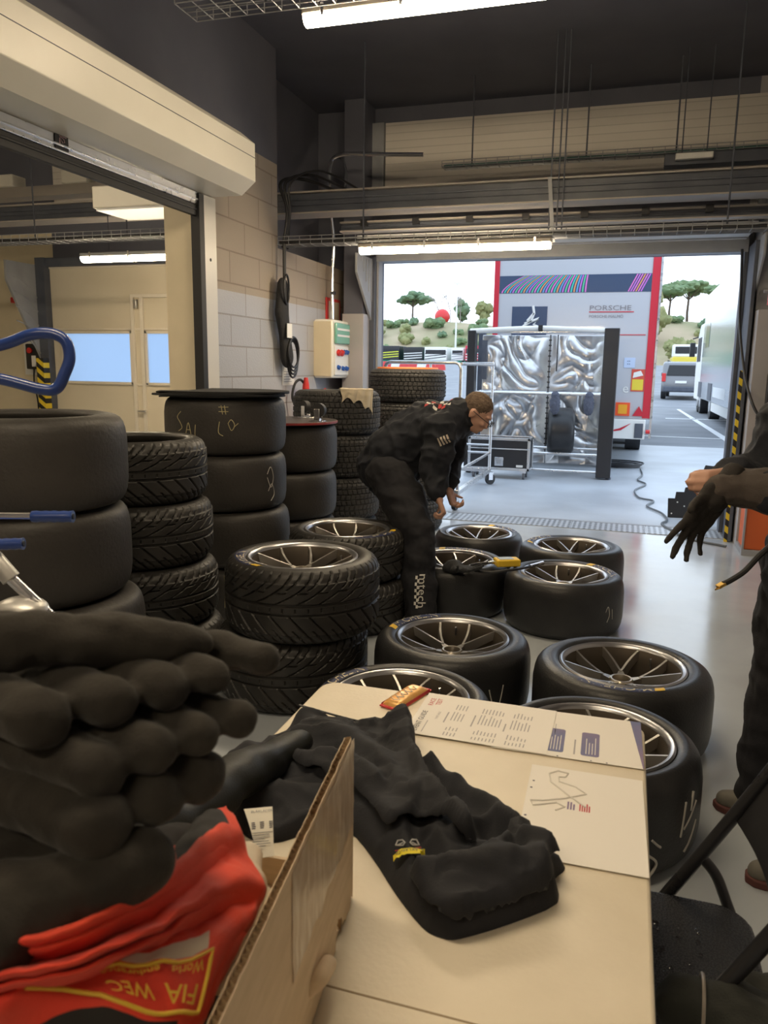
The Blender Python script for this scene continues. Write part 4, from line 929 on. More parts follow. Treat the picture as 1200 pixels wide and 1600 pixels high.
for i, dx in enumerate((.03, .02, 0, 0)):
    o = tyre(-2.31 + dx, 4.22, .33 * i, .355, .33, 'slick', pos[i], G)
    if i == 3:
        A = lambda d, z: (-PI / 2 + .45 + d, z)
        chalk(o, .355, .33, [[A(-.72, .25), A(-.8, .22), A(-.74, .19), A(-.70, .16), A(-.78, .14)], [A(-.62, .13), A(-.57, .19), A(-.52, .12)], [A(-.60, .15), A(-.54, .15)], [A(-.44, .18), A(-.45, .12), A(-.40, .11)],
              [A(.0, .24), A(-.02, .29)], [A(.05, .24), A(.03, .29)], [A(-.06, .28), A(.09, .28)], [A(-.06, .255), A(.09, .255)], [A(-.05, .20), A(-.07, .14), A(.0, .12)], [A(.08, .19), A(.13, .21), A(.18, .18), A(.13, .15), A(.08, .19)], [A(.17, .17), A(.24, .19)]], m_chalk, .0022)
    if i == 2: chalk(o, .355, .33, [[(-.38, .22), (-.30, .26), (-.24, .20), (-.30, .14), (-.38, .20)], [(-.36, .12), (-.28, .16), (-.22, .10), (-.30, .06)]], m_chalkw, .002)
m_foam = mat('black_foam_sheet', (.016, .016, .018), .7, bump=.1, scale=50)
def foam(z, rz, sx, sy, dx, label):
    t = thing('foam_mat', label, 'mat', (-2.31 + dx, 4.20, z), rz, 'black mats on the slick tyre stack')
    b = MB(); n = 40; pts = [(sx * math.cos(2 * PI * k / n) * (1 + .03 * math.cos(6 * PI * k / n)), sy * math.sin(2 * PI * k / n)) for k in range(n)]
    def zz(x, y): return -.02 * max(0, -x - .25) / .15
    vs = [(x, y, zz(x, y)) for x, y in pts] + [(x, y, zz(x, y) + .007) for x, y in pts] + [(0, 0, 0), (0, 0, .007)]
    fs = [(i, (i + 1) % n, n + (i + 1) % n, n + i) for i in range(n)] + [(i, (i + 1) % n, 2 * n) for i in range(n)] + [(n + i, n + (i + 1) % n, 2 * n + 1) for i in range(n)]
    b.add(vs, fs); o = b.build('sheet', m_foam, t)
for i, a in enumerate([('lowest', .1, .37, .36, -.01), ('second lowest', -.2, .40, .37, -.03), ('second highest', .3, .38, .37, .0), ('topmost', 0, .395, .36, -.005)]):
    foam(1.322 + .0085 * i, a[1], a[2], a[3], a[4], a[0] + ' of the thin black mats lying on the tall slick tyre stack')
def dolly(x, y, z, flip, label, rz=.3, col=None):
    t = thing('tyre_dolly', label, 'dolly', (x, y, z), rz)
    b = MB(); s = -1 if flip else 1; z0 = 0 if flip else .12
    b.mi = 0; b.tube([(0, 0, z0), (0, 0, z0 + .018)], .365, 48); b.build('board', mat('dark_red_edged_board', (.05, .045, .045), .35, col2=(.09, .07, .07), scale=6), t)
    b = MB(); b.lathe([(.364, z0 + .001), (.369, z0 + .003), (.369, z0 + .015), (.364, z0 + .017)], 48); b.build('red_edge', mat('dark_red_edge', (.25, .03, .03), .5), t)
    zb = z0 + (.018 if flip else 0)
    for k in range(4):
        a = k * PI / 2 + .2; c = Matrix.Translation((.27 * math.cos(a), .27 * math.sin(a), zb)) @ Matrix.Rotation(a * 1.7, 4, 'Z') @ (Matrix.Identity(4) if flip else Matrix.Scale(-1, 4, (0, 0, 1)))
        b = MB(); b.box(-.05, -.04, 0, .05, .04, .005, c); b.box(-.015, -.028, .005, .025, -.024, .085, c); b.box(-.015, .024, .005, .025, .028, .085, c); b.box(-.02, -.028, .005, .02, .028, .02, c); f = b.build('caster', m_chrome, t, bevel=.002)
        b = MB(); b.tube([c @ V((.012, -.018, .075)), c @ V((.012, .018, .075))], .048, 20); b.build('caster_wheel', m_black, f)
    return t
G = 'worn slick tyres under the upturned dolly'
dolly(-2.287, 5.02, 0, False, 'round wheeled dolly under the worn slick stack by the wall')
pos = ['bottom worn slick tyre of the stack topped by an upturned dolly', 'middle worn slick tyre of the stack topped by an upturned dolly', 'top worn slick tyre directly under the upturned dolly']
for i in range(3): tyre(-2.287, 5.02 + .01 * i, .138 + .325 * i, .355, .325, 'slick', pos[i], G)
dolly(-2.287, 5.02, 1.114, True, 'round dolly lying upside down on the worn slicks with its casters up', -.38)
G = 'block tread rain tyres by the wall'
pos = ['bottom block tread tyre of the stack with a cloth on top', 'second block tread tyre from the floor in the cloth topped stack', 'third block tread tyre from the floor in the cloth topped stack', 'top block tread tyre with the beige cloth hanging over it']
for i in range(4): tyre(-2.204 + .01 * (i % 2), 5.80, .33 * i, .34, .33, 'block', pos[i], G, .2 * i)
G = 'block tread rain tyres behind the man'
pos = ['bottom block tread tyre of the tall stack behind the bending man', 'second block tread tyre from the floor behind the bending man', 'third block tread tyre from the floor behind the bending man', 'fourth block tread tyre from the floor behind the bending man', 'top block tread tyre behind the bending man, orange ring on it']
for i in range(5): tyre(-1.971, 7.06, .298 * i, .355, .298, 'block', pos[i], G, .3 * i)
t = thing('orange_ring', 'flat orange ring lying on the tallest block tread stack by the door', 'ring', (-1.971, 7.06, 1.484))
b = MB(); b.lathe([(.20, .0), (.28, .0), (.285, .008), (.28, .022), (.20, .024)], 48); b.build('ring', mat('orange_rim', (.75, .22, .06), .5), t)
# cloth draped over the top block tread tyre
t = thing('cleaning_cloth', 'beige cloth draped over the edge of the block tread tyre stack', 'cloth', (-2.204, 5.80, 1.322), 0)
b = MB()
def cl(u, v):
    a = math.radians(-40) + (u - .5) * .80; n1 = noise.noise(V((u * 4, v * 4, 0))); hang = .10 + .15 * max(0, u - .15) ** 2 - .04 * abs(math.sin(u * 9))
    if v < .4: r = .20 + .145 * v / .4 + (.02 * math.sin(u * 11) if v < .05 else 0); z = .010 + .012 * abs(n1)
    else: q = (v - .4) / .6; r = .352 + .010 * abs(math.sin(u * 13 + q)) + .006 * n1; z = .010 - hang * q
    if .34 < v < .46: z += .004
    a += .05 * math.sin(v * 6) * (u - .5)
    return V((r * math.cos(a), r * math.sin(a), z))
b.sheet(cl, 44, 44, (.001, -.001, .004)); b.build('cloth', mat('beige_cloth', (.58, .50, .37), .9, bump=.3, scale=90), t, angle=180)
# ---------------------------------------------------------------- rack with silver curtain, trolley, flight case by the door
m_foil = mat('crumpled_silver_foil', (.60, .60, .61), .34, .95, rvar=.08, scale=6)
t = thing('tyre_rack', 'tyre rack with crumpled silver curtain standing outside the doorway', 'rack')
b = MB(); b.box(-.37, 11.2, .02, -.17, 11.36, 2.07); b.build('side_post', m_blackplastic, t, bevel=.01)
b = MB(); b.box(-2.25, 11.2, .02, -2.13, 11.36, 2.04); b.build('side_post', m_blackplastic, t, bevel=.01)
for x in (-.30, -2.18):
    b = MB(); b.box(x - .05, 11.95, .02, x + .05, 12.05, 2.05); b.box(x - .03, 11.3, .04, x + .03, 12.0, .09); b.build('rear_post', m_darksteel, t)
for z, y in ((1.17, 11.28), (1.17, 11.75), (.33, 11.28), (.37, 11.70), (.09, 11.28), (2.02, 11.28)):
    b = MB(); b.cyl((-2.15, y, z), (-.3, y, z), .02, 10); b.build('rail', m_alu, t)
b = MB(); b.tube(catmull([(-2.22, 11.24, 2.03), (-1.6, 11.24, 2.06), (-1.2, 11.24, 2.07), (-.8, 11.24, 2.055), (-.26, 11.24, 2.035)], 8), .035, 12); b.build('top_tube', m_white, t)
b = MB(); b.box(-1.26, 11.20, 2.035, -1.20, 11.28, 2.11); b.build('strap_clip', m_black, t)
def curtain(x0, x1, z0, z1, seed):
    b = MB()
    def fn(u, v):
        x = x0 + (x1 - x0) * u; z = z0 + (z1 - z0) * v; q = V((x * 1.5 + z * .9, z * 1.5 - x * .8, seed))
        w = V((noise.noise(q * .8), noise.noise(q * .8 + V((9, 2, 4))), 0)); d = .085 * (1 - abs(noise.noise(q + w * .5))) ** 3 + .045 * (1 - abs(noise.noise(q * 2.3 + w + V((3, 1, 0))))) ** 4 + .05 * noise.noise(q * .8) + .004 * noise.noise(q * 8) + .02 * math.sin(2.0 * (x - z * .9 + .8 * noise.noise(q * .7)) * 3)
        return (x + .02 * noise.noise(q * 1.3), 11.80 + d * min(1, 4 * u, 4 * (1 - u)) , z)
    b.sheet(fn, 110, 90, (0, .003, 0)); return b
for x0, x1 in ((-2.13, -1.14), (-1.13, -.37)):
    for z0, z1 in ((.12, 1.15), (1.19, 2.0)): curtain(x0, x1, z0, z1, x0 * 3 + z0).build('silver_curtain', m_foil, t, angle=180)
b = MB(); b.tube([(-1.135, 11.74, .3), (-1.135, 11.72, 1.1), (-1.135, 11.73, 2.0)], .008, 6)
for k in range(22): b.box(-1.155, 11.715, .34 + k * .075, -1.115, 11.735, .36 + k * .075)
b.build('lacing', m_blackplastic, t)
b = MB(); b.box(-1.03, 11.66, 1.48, -1.015, 11.68, 2.0); b.build('strap', m_black, t)
b = MB(); b.box(-2.12, 11.64, 1.35, -2.04, 11.68, 1.92); b.build('dark_strip', m_darksteel, t)
b = MB(); b.cyl((-.20, 11.28, 0), (-.20, 11.28, .03), .04, 12); b.cyl((-2.19, 11.28, 0), (-2.19, 11.28, .03), .04, 12); b.cyl((-.30, 12, 0), (-.3, 12, .03), .04, 12); b.cyl((-2.18, 12, 0), (-2.18, 12, .03), .04, 12); b.build('foot', m_darksteel, t)
o = bpy.data.objects.new('tyre', tyre_mesh(.33, .36, 'slick')); COL.objects.link(o); o.rotation_euler = (PI / 2, 0, math.radians(90) + .12); o.location = (-.90 - .18, 11.46, .64); tag(o, 'single slick tyre standing upright in the silver curtained rack', 'tyre')
def mitt(x, label):
    core = MB(); core.ball((x, 11.22, 1.03), (.075, .05, .15), 16, 12); core.ball((x, 11.22, 1.15), (.06, .045, .06), 14, 8)
    b = blob(core, .012, 1, lambda p: .012 * noise.noise(p * 45)); return tag(b.build('wash_mitt', mat('grey_plush', (.10, .11, .15), .95, bump=.8, scale=120), angle=180), label, 'mitt', 'grey fluffy mitts')
mitt(-.98, 'grey fluffy mitt hanging on the rack rail above the upright tyre')
mitt(-.52, 'grey fluffy mitt hanging on the rack rail nearest the black post')
t = thing('flight_case', 'black flight case with aluminium edges on casters before the silver curtain', 'flight case', (-1.66, 10.75, 0))
x0, x1, y0, y1, z0, z1 = -.44, .42, 0, .40, .12, .57
b = MB(); b.box(x0 + .01, y0 + .01, z0 + .01, x1 - .01, y1 - .01, z1 - .01); b.build('body', m_blackplastic, t)
b = MB()
for y in (y0, y1 - .03):
    for z in (z0, z1 - .035): b.box(x0, y, z, x1, y + .03, z + .035)
    for x in (x0, x1 - .035): b.box(x, y, z0, x + .035, y + .03, z1)
for x in (x0, x1 - .03):
    for z in (z0, z1 - .03): b.box(x, y0, z, x + .03, y1, z + .03)
b.box(x0, y0 - .002, z1 - .16, x1, y0 + .01, z1 - .145); b.build('aluminium_edging', m_alu, t, bevel=.003)
b = MB(); b.box(-.06, -.012, z0 + .06, .06, .01, z0 + .18); b.mi = 1; b.box(-.03, -.018, z0 + .09, .03, -.012, z0 + .15); b.build('butterfly_latch', [m_chrome, m_midsteel], t, bevel=.003)
b = MB(); b.box(.24, -.006, z0 + .05, .33, .01, z0 + .08); b.build('label_plate', m_white, t)
for x in (x0 + .08, x1 - .08):
    for y in (.06, .34):
        b = MB(); b.box(x - .03, y - .03, .085, x + .03, y + .03, .12); f = b.build('caster', m_chrome, t, bevel=.003)
        b = MB(); b.cyl((x - .015, y, .048), (x + .015, y, .048), .048, 16); b.build('caster_wheel', mat('grey_rubber', (.12, .12, .13), .6), f)
# trolley
t = thing('cage_trolley', 'tubular aluminium cage trolley on casters between the man and the rack', 'trolley', (0, 0, 0))
XA, XB, YA, YC, ZT = -2.52, -1.69, 8.12, 10.15, 1.56
def hoop(pts): b = MB(); b.tube(catmull(pts, 1), .019, 12); return b
for nm, pts in (('front_hoop', [(XA, YA, .16), (XA, YA, ZT - .06), (XA + .02, YA, ZT - .015), (XA + .06, YA, ZT), (XB - .06, YA, ZT), (XB - .02, YA, ZT - .015), (XB, YA, ZT - .06), (XB, YA, .16)]),
                ('rear_hoop', [(XA, YC, .16), (XA, YC, ZT + .02), (XB, YC, ZT + .02), (XB, YC, .16)])): hoop(pts).build(nm, m_alu, t)
for z in (ZT - .01, .42):
    b = MB(); b.cyl((XB, YA, z), (XB, YC, z), .016, 10); b.build('side_rail', m_alu, t)
for y in (YA, YC):
    for z in (.42, .52):
        b = MB(); b.cyl((XA, y, z), (XB, y, z), .014, 10); b.build('cross_rail', m_alu, t)
b = MB(); b.bar((XB, YA, .19), (XB, YC, .19), .05, .05); b.bar((XA, YA, .19), (XA, YC, .19), .05, .05); b.bar((XA, YA, .19), (XB + .02, YA, .19), .06, .06); b.bar((XA, YC, .19), (XB, YC, .19), .05, .05); b.build('base_frame', m_alu, t, bevel=.004)
for x, y in ((XB - .02, YA - .02), (XB, YC), (XA, YA), (XA, YC)):
    c = Matrix.Translation((x, y, 0)) @ Matrix.Rotation(.9 if y > 9 else 1.45, 4, 'Z')
    b = MB(); b.box(-.05, -.045, .155, .05, .045, .165, c); b.box(-.03, -.034, .06, .04, -.028, .155, c); b.box(-.03, .028, .06, .04, .034, .155, c); f = b.build('caster', m_chrome, t, bevel=.002)
    b = MB(); b.tube([c @ V((.02, -.022, .07)), c @ V((.02, .022, .07))], .07, 22); w = b.build('caster_wheel', m_black, f)
b = MB(); b.cyl((-1.745, YA - .052, .19), (-1.745, YA - .045, .19), .025, 14); b.build('end_plug', m_darksteel, t)

# ---------------------------------------------------------------- things lying on the wheels
t = thing('pressure_gauge', 'yellow digital tyre pressure gauge with hose lying across two wheels', 'pressure gauge', (-.635, 4.59, .332), .45)
b = MB(); b.box(-.075, -.045, 0, .075, .045, .045); b.build('case', m_flag, t, bevel=.01, segs=3)
b = MB(); b.box(-.055, -.03, .045, .035, .03, .0475); b.build('screen', mat('grey_screen', (.45, .52, .55), .2), t)
b = MB(); b.cyl((-.075, 0, .022), (-.125, -.01, .022), .010, 10); b.build('fitting', m_chrome, t)
Mi = (Matrix.Translation((-.635, 4.59, .332)) @ Matrix.Rotation(.45, 4, 'Z')).inverted()
hz = [(-.745, 4.53, .354), (-.80, 4.50, .35), (-.84, 4.44, .345), (-.80, 4.385, .34), (-.70, 4.345, .345), (-.60, 4.37, .36), (-.53, 4.44, .36), (-.47, 4.56, .355), (-.43, 4.68, .345)]
b = MB(); b.tube([Mi @ p for p in catmull(hz, 8)], .008, 8); b.build('hose', m_blackplastic, t)
b = MB(); b.tube([Mi @ V(p) for p in ((-.49, 4.52, .357), (-.43, 4.68, .345))], [.011, .013], 10); b.build('chuck', m_chrome, t)
def finger(core, M, base, d, L, r, curl=0.3, n=3):     # tapered bent finger in glove space
    p = V(base); d = V(d).normalized(); ax = d.cross(V((0, 0, 1))).normalized(); pts = [p.copy()]; rs = [r]
    for k in range(n):
        d = Matrix.Rotation(-curl, 3, ax) @ d; p = p + d * L * (.42, .33, .25)[k]; pts.append(p.copy()); rs.append(r * (1 - .08 * (k + 1)))
    chain(core, [M @ q for q in pts], rs, 12)
def hand_core(core, M, s=1.0, spread=.10, curl=.25, left=False, thumb=.9, curls=None):
    k = -1 if left else 1; Ms = M @ Matrix.Diagonal((k * s, s, s, 1))
    for a, c in (((-.030, .0, 0), (-.028, .085, 0)), ((-.010, .0, 0), (-.009, .092, 0)), ((.010, .0, 0), (.010, .09, 0)), ((.028, .005, 0), (.030, .078, 0))): chain(core, [Ms @ V(a), Ms @ V(c)], [.016 * s, .0135 * s])
    chain(core, [Ms @ V((0, -.06, 0)), Ms @ V((0, .01, 0))], [.028 * s, .026 * s])
    for i, (x, y, L, r) in enumerate(((-.030, .085, .078, .0098), (-.010, .093, .088, .0102), (.011, .09, .080, .0098), (.031, .078, .062, .0088))):
        finger(core, Ms, (x, y, 0), ((i - 1.4) * spread, 1, 0), L, r * s, curls[i] if curls else curl)
    finger(core, Ms, (-.030, .02, 0), (-.75 * thumb, .75, -.1), .085, .0118 * s, .2)
core = MB(); hand_core(core, frame((-.90, 4.37, .345), (.4, .9, .1), (.9, -.35, .12)), 1.1, .14, .15)
core.ball((-.92, 4.40, .36), (.05, .05, .03))
b = blob(core, .006, 3, lambda p: fold(p, 25, .006)); tag(b.build('work_glove', mat('black_knit', (.022, .023, .026), .85, bump=.3, scale=150), angle=180), 'black glove lying on the slick wheel beside the yellow gauge', 'glove')
# ---------------------------------------------------------------- folding table and what lies on it
m_table = mat('cream_table_plastic', (.68, .60, .46), .42, col2=(.77, .69, .55), scale=5, detail=10, bump=.06, bscale=120, rvar=.08, lo=.3, hi=.6)
t = thing('folding_table', 'cream plastic folding table with rounded corners in the foreground', 'table', (0, 0, 0))
def rrect(x0, y0, x1, y1, r, n=6):
    out = []
    for cx, cy, a in ((x1 - r, y1 - r, 0), (x0 + r, y1 - r, 90), (x0 + r, y0 + r, 180), (x1 - r, y0 + r, 270)):
        out += [(cx + r * math.cos(math.radians(a + 90 * k / n)), cy + r * math.sin(math.radians(a + 90 * k / n))) for k in range(n + 1)]
    return out
b = MB(); b.prism(rrect(-.665, -.10, .082, 1.69, .045), .70, .74); b.build('table_top', m_table, t, bevel=.006, segs=3)
b = MB(); b.box(-.664, .789, .7392, .081, .792, .7403); b.build('fold_seam', mat('seam_shade_brown', (.30, .22, .13), .8), t)  # flat brown strip, its colour stands in for shade in the fold groove
b = MB(); b.box(-.64, -.06, .685, -.60, 1.64, .70); b.box(.02, -.06, .685, .06, 1.64, .70); b.build('under_frame', m_darksteel, t)
for y in (1.45, .15):
    for x in (-.58, 0.0):
        b = MB(); b.tube([(x, y, .69), (x, y + (.06 if y > 1 else -.06), 0)], .014, 10); b.build('leg', m_darksteel, t)
    b = MB(); b.tube([(-.58, y + .03, .3), (0, y + .03, .3)], .010, 8); b.build('leg_brace', m_darksteel, t)
m_paper = mat('white_paper', (.86, .82, .76), .7)
m_ink = mat('dark_ink', (.10, .10, .13), .7); m_inkg = mat('grey_ink', (.42, .40, .40), .7); m_inkr = mat('red_ink', (.55, .05, .07), .7); m_inkb = mat('blue_panel_print', (.13, .16, .32), .6, col2=(.25, .18, .30), scale=6)
rp = random.Random(3)
def paper(name, label, o, ax, w, h, z, bend=.0):        # page with x along ax; o is the lower left of the page
    M = frame((o[0], o[1], z), (ax[0], ax[1], 0), (-ax[1], ax[0], 0)); t = thing(name, label, 'paper', (0, 0, 0))
    b = MB(); b.sheet(lambda u, v: M @ V((w * u, h * v, bend * max(0, abs(u - .5) * 2 - .8) ** 2)), 16, 16, (0, 0, .0006)); b.build('sheet', m_paper, t); return t, M @ Matrix.Translation((0, 0, .0010))
def lines(mb, M, x, y, n, dy, ws, hgt):
    for i in range(n):
        xx = x
        for w in ws:
            q = w * rp.uniform(.6, 1.0); mb.add([M @ V(p) for p in ((xx, y - i * dy, 0), (xx + q, y - i * dy, 0), (xx + q, y - i * dy + hgt, 0), (xx, y - i * dy + hgt, 0))], [(0, 1, 2, 3)]); xx += w + .006
# back page first (lower), then the event guide overlapping it
t, M = paper('printed_sheet', 'printed sheet with two blue boxes overhanging the table corner', (.078, 1.478), (-.02, 1), .212, .297, .7425)
b = MB()
for (x, y) in ((.02, .155), (.02, .085)): b.add([M @ V((x + p[0], y + p[1], 0)) for p in rrect(0, 0, .105, .036, .006, 3)], [tuple(range(16))])
b.build('blue_box', m_inkb, t)
b = MB()
for (x, y) in ((.028, .180), (.028, .110)): lines(b, M @ Matrix.Translation((0, 0, .0004)), x, y, 4, .006, (.08,), .0015)
b.build('box_text', m_paper, t)
b = MB(); b.add([M @ V(p) for p in ((.212, .0, 0), (.212, .022, 0), (.0, .002, 0), (0, 0, 0))], [(0, 1, 2, 3)]); b.build('corner_wedge', m_inkb, t); b = MB(); b.add([M @ V(p) for p in ((.10, .245, 0), (.15, .252, 0), (.15, .24, 0))], [(0, 1, 2)]); b.build('corner_wedge', m_inkb, t)
b = MB(); lines(b, M, .02, .20, 2, .006, (.06, .04), .002); lines(b, M, .02, .132, 1, .006, (.07,), .003); lines(b, M, .1, .20, 5, .006, (.05,), .0015); b.build('print_lines', m_inkg, t)
b = MB()
for x, y in ((.003, .07), (.003, .10), (.003, .165), (.003, .19)): b.add([M @ V((x + .002 * math.cos(a * PI / 4), y + .002 * math.sin(a * PI / 4), 0)) for a in range(8)], [tuple(range(8))])
b.build('punch_holes', m_ink, t)
t, M = paper('event_guide', 'event guide timetable sheet lying beside the orange wrapper', (-.108, 1.474), (.01, 1), .212, .297, .7440)
b = MB(); put_text(b, 'EVENT GUIDE', .0165, M @ Matrix.Translation((.012, .274, 0))); b.build('title', m_ink, t)
b = MB(); put_text(b, 'RACE', .016, M @ Matrix.Translation((.145, .272, 0))); put_text(b, 'TEST', .016, M @ Matrix.Translation((.152, .256, 0))); b.build('race_test_mark', m_inkr, t)
b = MB(); put_text(b, 'TIMETABLE', .008, M @ Matrix.Translation((.08, .245, 0))); lines(b, M, .012, .262, 1, .005, (.07,), .0018)
for y0, n in ((.215, 4), (.155, 7), (.085, 6)):
    lines(b, M, .07, y0 + .012, 1, .006, (.06,), .003); lines(b, M, .012, y0, n, .0075, (.018, .022), .0022); lines(b, M, .085, y0, n, .0075, (.05, .028), .0022)
b.build('print_lines', m_inkg, t)
t, M = paper('track_map', 'white sheet with faint grey track outline and small logos at the table edge', (.080, 1.135), (-.02, 1), .297, .205, .7428)
M2 = M
def mp(x, y): return M @ V((x, y, .0003))
b = MB(); b.tube([mp(*p) for p in [(.17, .10), (.20, .13), (.24, .165), (.27, .17), (.285, .155), (.28, .135), (.265, .14), (.262, .152), (.245, .15), (.235, .12), (.215, .10), (.19, .135), (.17, .175), (.165, .195), (.15, .19), (.17, .15), (.16, .135), (.145, .15)]], .0016, 6); b.build('track_outline', mat('pale_grey_print', (.70, .67, .62), .7), t)
b = MB(); lines(b, M, .155, .108, 5, .004, (.028,), .0022); b.build('small_logos', m_inkr, t)
b = MB(); lines(b, M, .155, .128, 3, .005, (.026,), .003); b.build('small_logos', m_inkb, t)
b = MB()
for x, y in ((.235, .196), (.21, .198), (.115, .199)): b.add([M @ V((x + .0025 * math.cos(a * PI / 4), y + .0025 * math.sin(a * PI / 4), 0)) for a in range(8)], [tuple(range(8))])
b.build('punch_holes', m_ink, t)
t = thing('snack_bar', 'orange and red wrapped snack bar lying on the table beside the event guide', 'snack', (-.447, 1.645, .741), -.30)
b = MB()
def bar_fn(u, v):
    x = (u - .5) * .052; y = (v - .5) * .135; return (x, y, .016 * (1 - abs(2 * u - 1) ** 4) ** .5 * (1 - abs(2 * v - 1) ** 8) + .001 + .001 * noise.noise(V((x * 80, y * 80, 0))))
b.sheet(bar_fn, 20, 40, (0, 0, -.0005)); b.build('wrapper', mat('orange_foil', (.78, .38, .10), .3, .3, col2=(.85, .50, .18), scale=40), t, angle=180)
b = MB()
for s in (-1, 1): b.add([(s * .0262, -.066, .002), (s * .0262, .066, .002), (s * .0245, .066, .009), (s * .0245, -.066, .009)], [(0, 1, 2, 3)])
b.box(-.026, -.072, .002, .026, -.062, .005); b.box(-.026, .062, .002, .026, .072, .005); b.build('red_edge', mat('red_foil', (.60, .04, .05), .35, .3), t)
b = MB()
for k in range(5): b.tube(catmull([(-.012, -.045 + k * .018, .0178), (.0, -.052 + k * .018, .0180), (.010, -.044 + k * .018, .0178), (-.004, -.036 + k * .018, .0180)], 4), .0009, 5)
b.build('white_print', m_white, t)

# black work jacket, thrown over the table
m_jkt = mat('black_softshell', (.013, .014, .018), .75, col2=(.021, .022, .028), scale=14, detail=6, bump=.12, bscale=400, sheen=.04, spec=.3)
JO = [(-.626, 1.095), (-.664, 1.065), (-.719, 1.077), (-.72, 1.19), (-.667, 1.312), (-.64, 1.375), (-.628, 1.431), (-.57, 1.445), (-.515, 1.418), (-.444, 1.459), (-.397, 1.491), (-.365, 1.42), (-.333, 1.33), (-.276, 1.324), (-.211, 1.267), (-.145, 1.241), (-.11, 1.2), (-.094, 1.159), (-.044, 1.126), (-.059, 1.084), (-.048, 1.037), (-.106, .973), (-.168, .921), (-.193, .915), (-.222, .926), (-.274, .978), (-.339, 1.055), (-.395, 1.105), (-.442, 1.095), (-.488, 1.045), (-.527, 1.032), (-.574, 1.055)]
JO = [(p.x, p.y) for p in catmull([(x, y, 0) for x, y in JO], 3, True)]
rdg = ridges([([(-.39, 1.46), (-.36, 1.36), (-.30, 1.20), (-.23, 1.10), (-.18, 1.07)], .030, .030), ([(-.60, 1.40), (-.52, 1.37), (-.44, 1.30), (-.36, 1.24)], .022, .022), ([(-.62, 1.41), (-.55, 1.43), (-.47, 1.42), (-.40, 1.44)], .020, .014),
              ([(-.30, 1.30), (-.24, 1.24), (-.17, 1.20), (-.11, 1.14), (-.075, 1.08)], .026, .020), ([(-.21, 1.08), (-.20, 1.14), (-.16, 1.17), (-.12, 1.14)], .018, .012), ([(-.66, 1.12), (-.56, 1.12), (-.47, 1.16), (-.38, 1.19)], .022, .025),
              ([(-.66, 1.26), (-.55, 1.22), (-.44, 1.22)], .020, .022), ([(-.39, 1.16), (-.33, 1.12), (-.29, 1.05), (-.24, .97)], .020, .018), ([(-.24, 1.06), (-.18, 1.0), (-.10, 1.03), (-.06, 1.06)], .022, .022), ([(-.34, 1.22), (-.30, 1.10), (-.26, 1.02)], .014, .010), ([(-.22, .95), (-.15, .95), (-.09, 1.0)], .014, .016)])
def jh(x, y, d):
    q = V((x * 9, y * 9, 2.2)); r = rdg(x, y); w = V((noise.noise(q), noise.noise(q + V((7, 3, 1))), 0))
    k = min(1, (math.hypot(x + .272, y - 1.03) / .06) ** 2)
    return .008 + r + k * (.016 * (1 - abs(noise.noise(q * .8 + w * .6))) ** 3 + .006 * (1 - abs(noise.noise(q * 1.8 + w))) ** 4 + .002 * noise.noise(q * 5)) - .012 * math.exp(-(segd(x, y, (-.165, 1.115), (-.13, 1.11))[0] / .022) ** 2)
t = thing('work_jacket', 'black work jacket thrown in folds across the table', 'jacket', (0, 0, 0))
jb = cloth(JO, .7405, jh, .0052, .030, .004); jb.build('body', m_jkt, t, angle=180)
def top_z(mb, x, y):
    if not hasattr(mb, 'h'):
        mb.h = {}
        for p in mb.v: k = (int(p[0] // .008), int(p[1] // .008)); mb.h[k] = max(mb.h.get(k, 0), p[2])
    i, j = int(x // .008), int(y // .008); return max([mb.h.get((i + a, j + c), 0) for a in (-1, 0, 1) for c in (-1, 0, 1)] + [.745])
def on_cloth(mb, o, ax, ay, w, h, fn, off=.0015):       # map (x,y) decal points onto the cloth top
    ax = V((*ax, 0)).normalized(); ay = V((*ay, 0)).normalized()
    def m(x, y): p = V((*o, 0)) + ax * x + ay * y; return (p.x, p.y, top_z(mb, p.x, p.y) + off)
    return m
def layer(outline, hf, edge, th, lift):                 # a further fold of the jacket lying on the first
    lb = cloth([(p.x, p.y) for p in catmull([(x, y, 0) for x, y in outline], 4, True)], 0, hf, .0055, edge, th)
    n = len(lb.v) // 2; lb.v = [(x, y, z + lift + max(top_z(jb, x + dx, y + dy) for dx, dy in ((0, 0), (.007, 0), (-.007, 0), (0, .007), (0, -.007)))) for x, y, z in lb.v]; return lb
rb = ridges([([(-.39, 1.45), (-.35, 1.33), (-.28, 1.20), (-.20, 1.08)], .016, .022), ([(-.58, 1.33), (-.48, 1.33), (-.40, 1.27), (-.31, 1.15)], .014, .018), ([(-.54, 1.22), (-.45, 1.24), (-.36, 1.16)], .012, .014), ([(-.33, 1.29), (-.30, 1.20), (-.29, 1.11)], .008, .009)])
lb = layer([(-.605, 1.345), (-.504, 1.389), (-.395, 1.455), (-.33, 1.303), (-.258, 1.18), (-.191, 1.105), (-.175, 1.06), (-.205, 1.066), (-.238, 1.100), (-.288, 1.097), (-.319, 1.072), (-.366, 1.122), (-.454, 1.186), (-.542, 1.215)], lambda x, y, d: rb(x, y) + .004 * noise.noise(V((x * 16, y * 16, 8))), .010, .006, .002)
lb.build('back_panel', m_jkt, t, angle=180)
rc_ = ridges([([(-.25, .99), (-.19, .99), (-.12, 1.02), (-.06, 1.05)], .022, .030), ([(-.17, .92), (-.11, .96), (-.06, 1.01)], .014, .016), ([(-.15, 1.05), (-.12, 1.10), (-.07, 1.10)], .016, .016)])
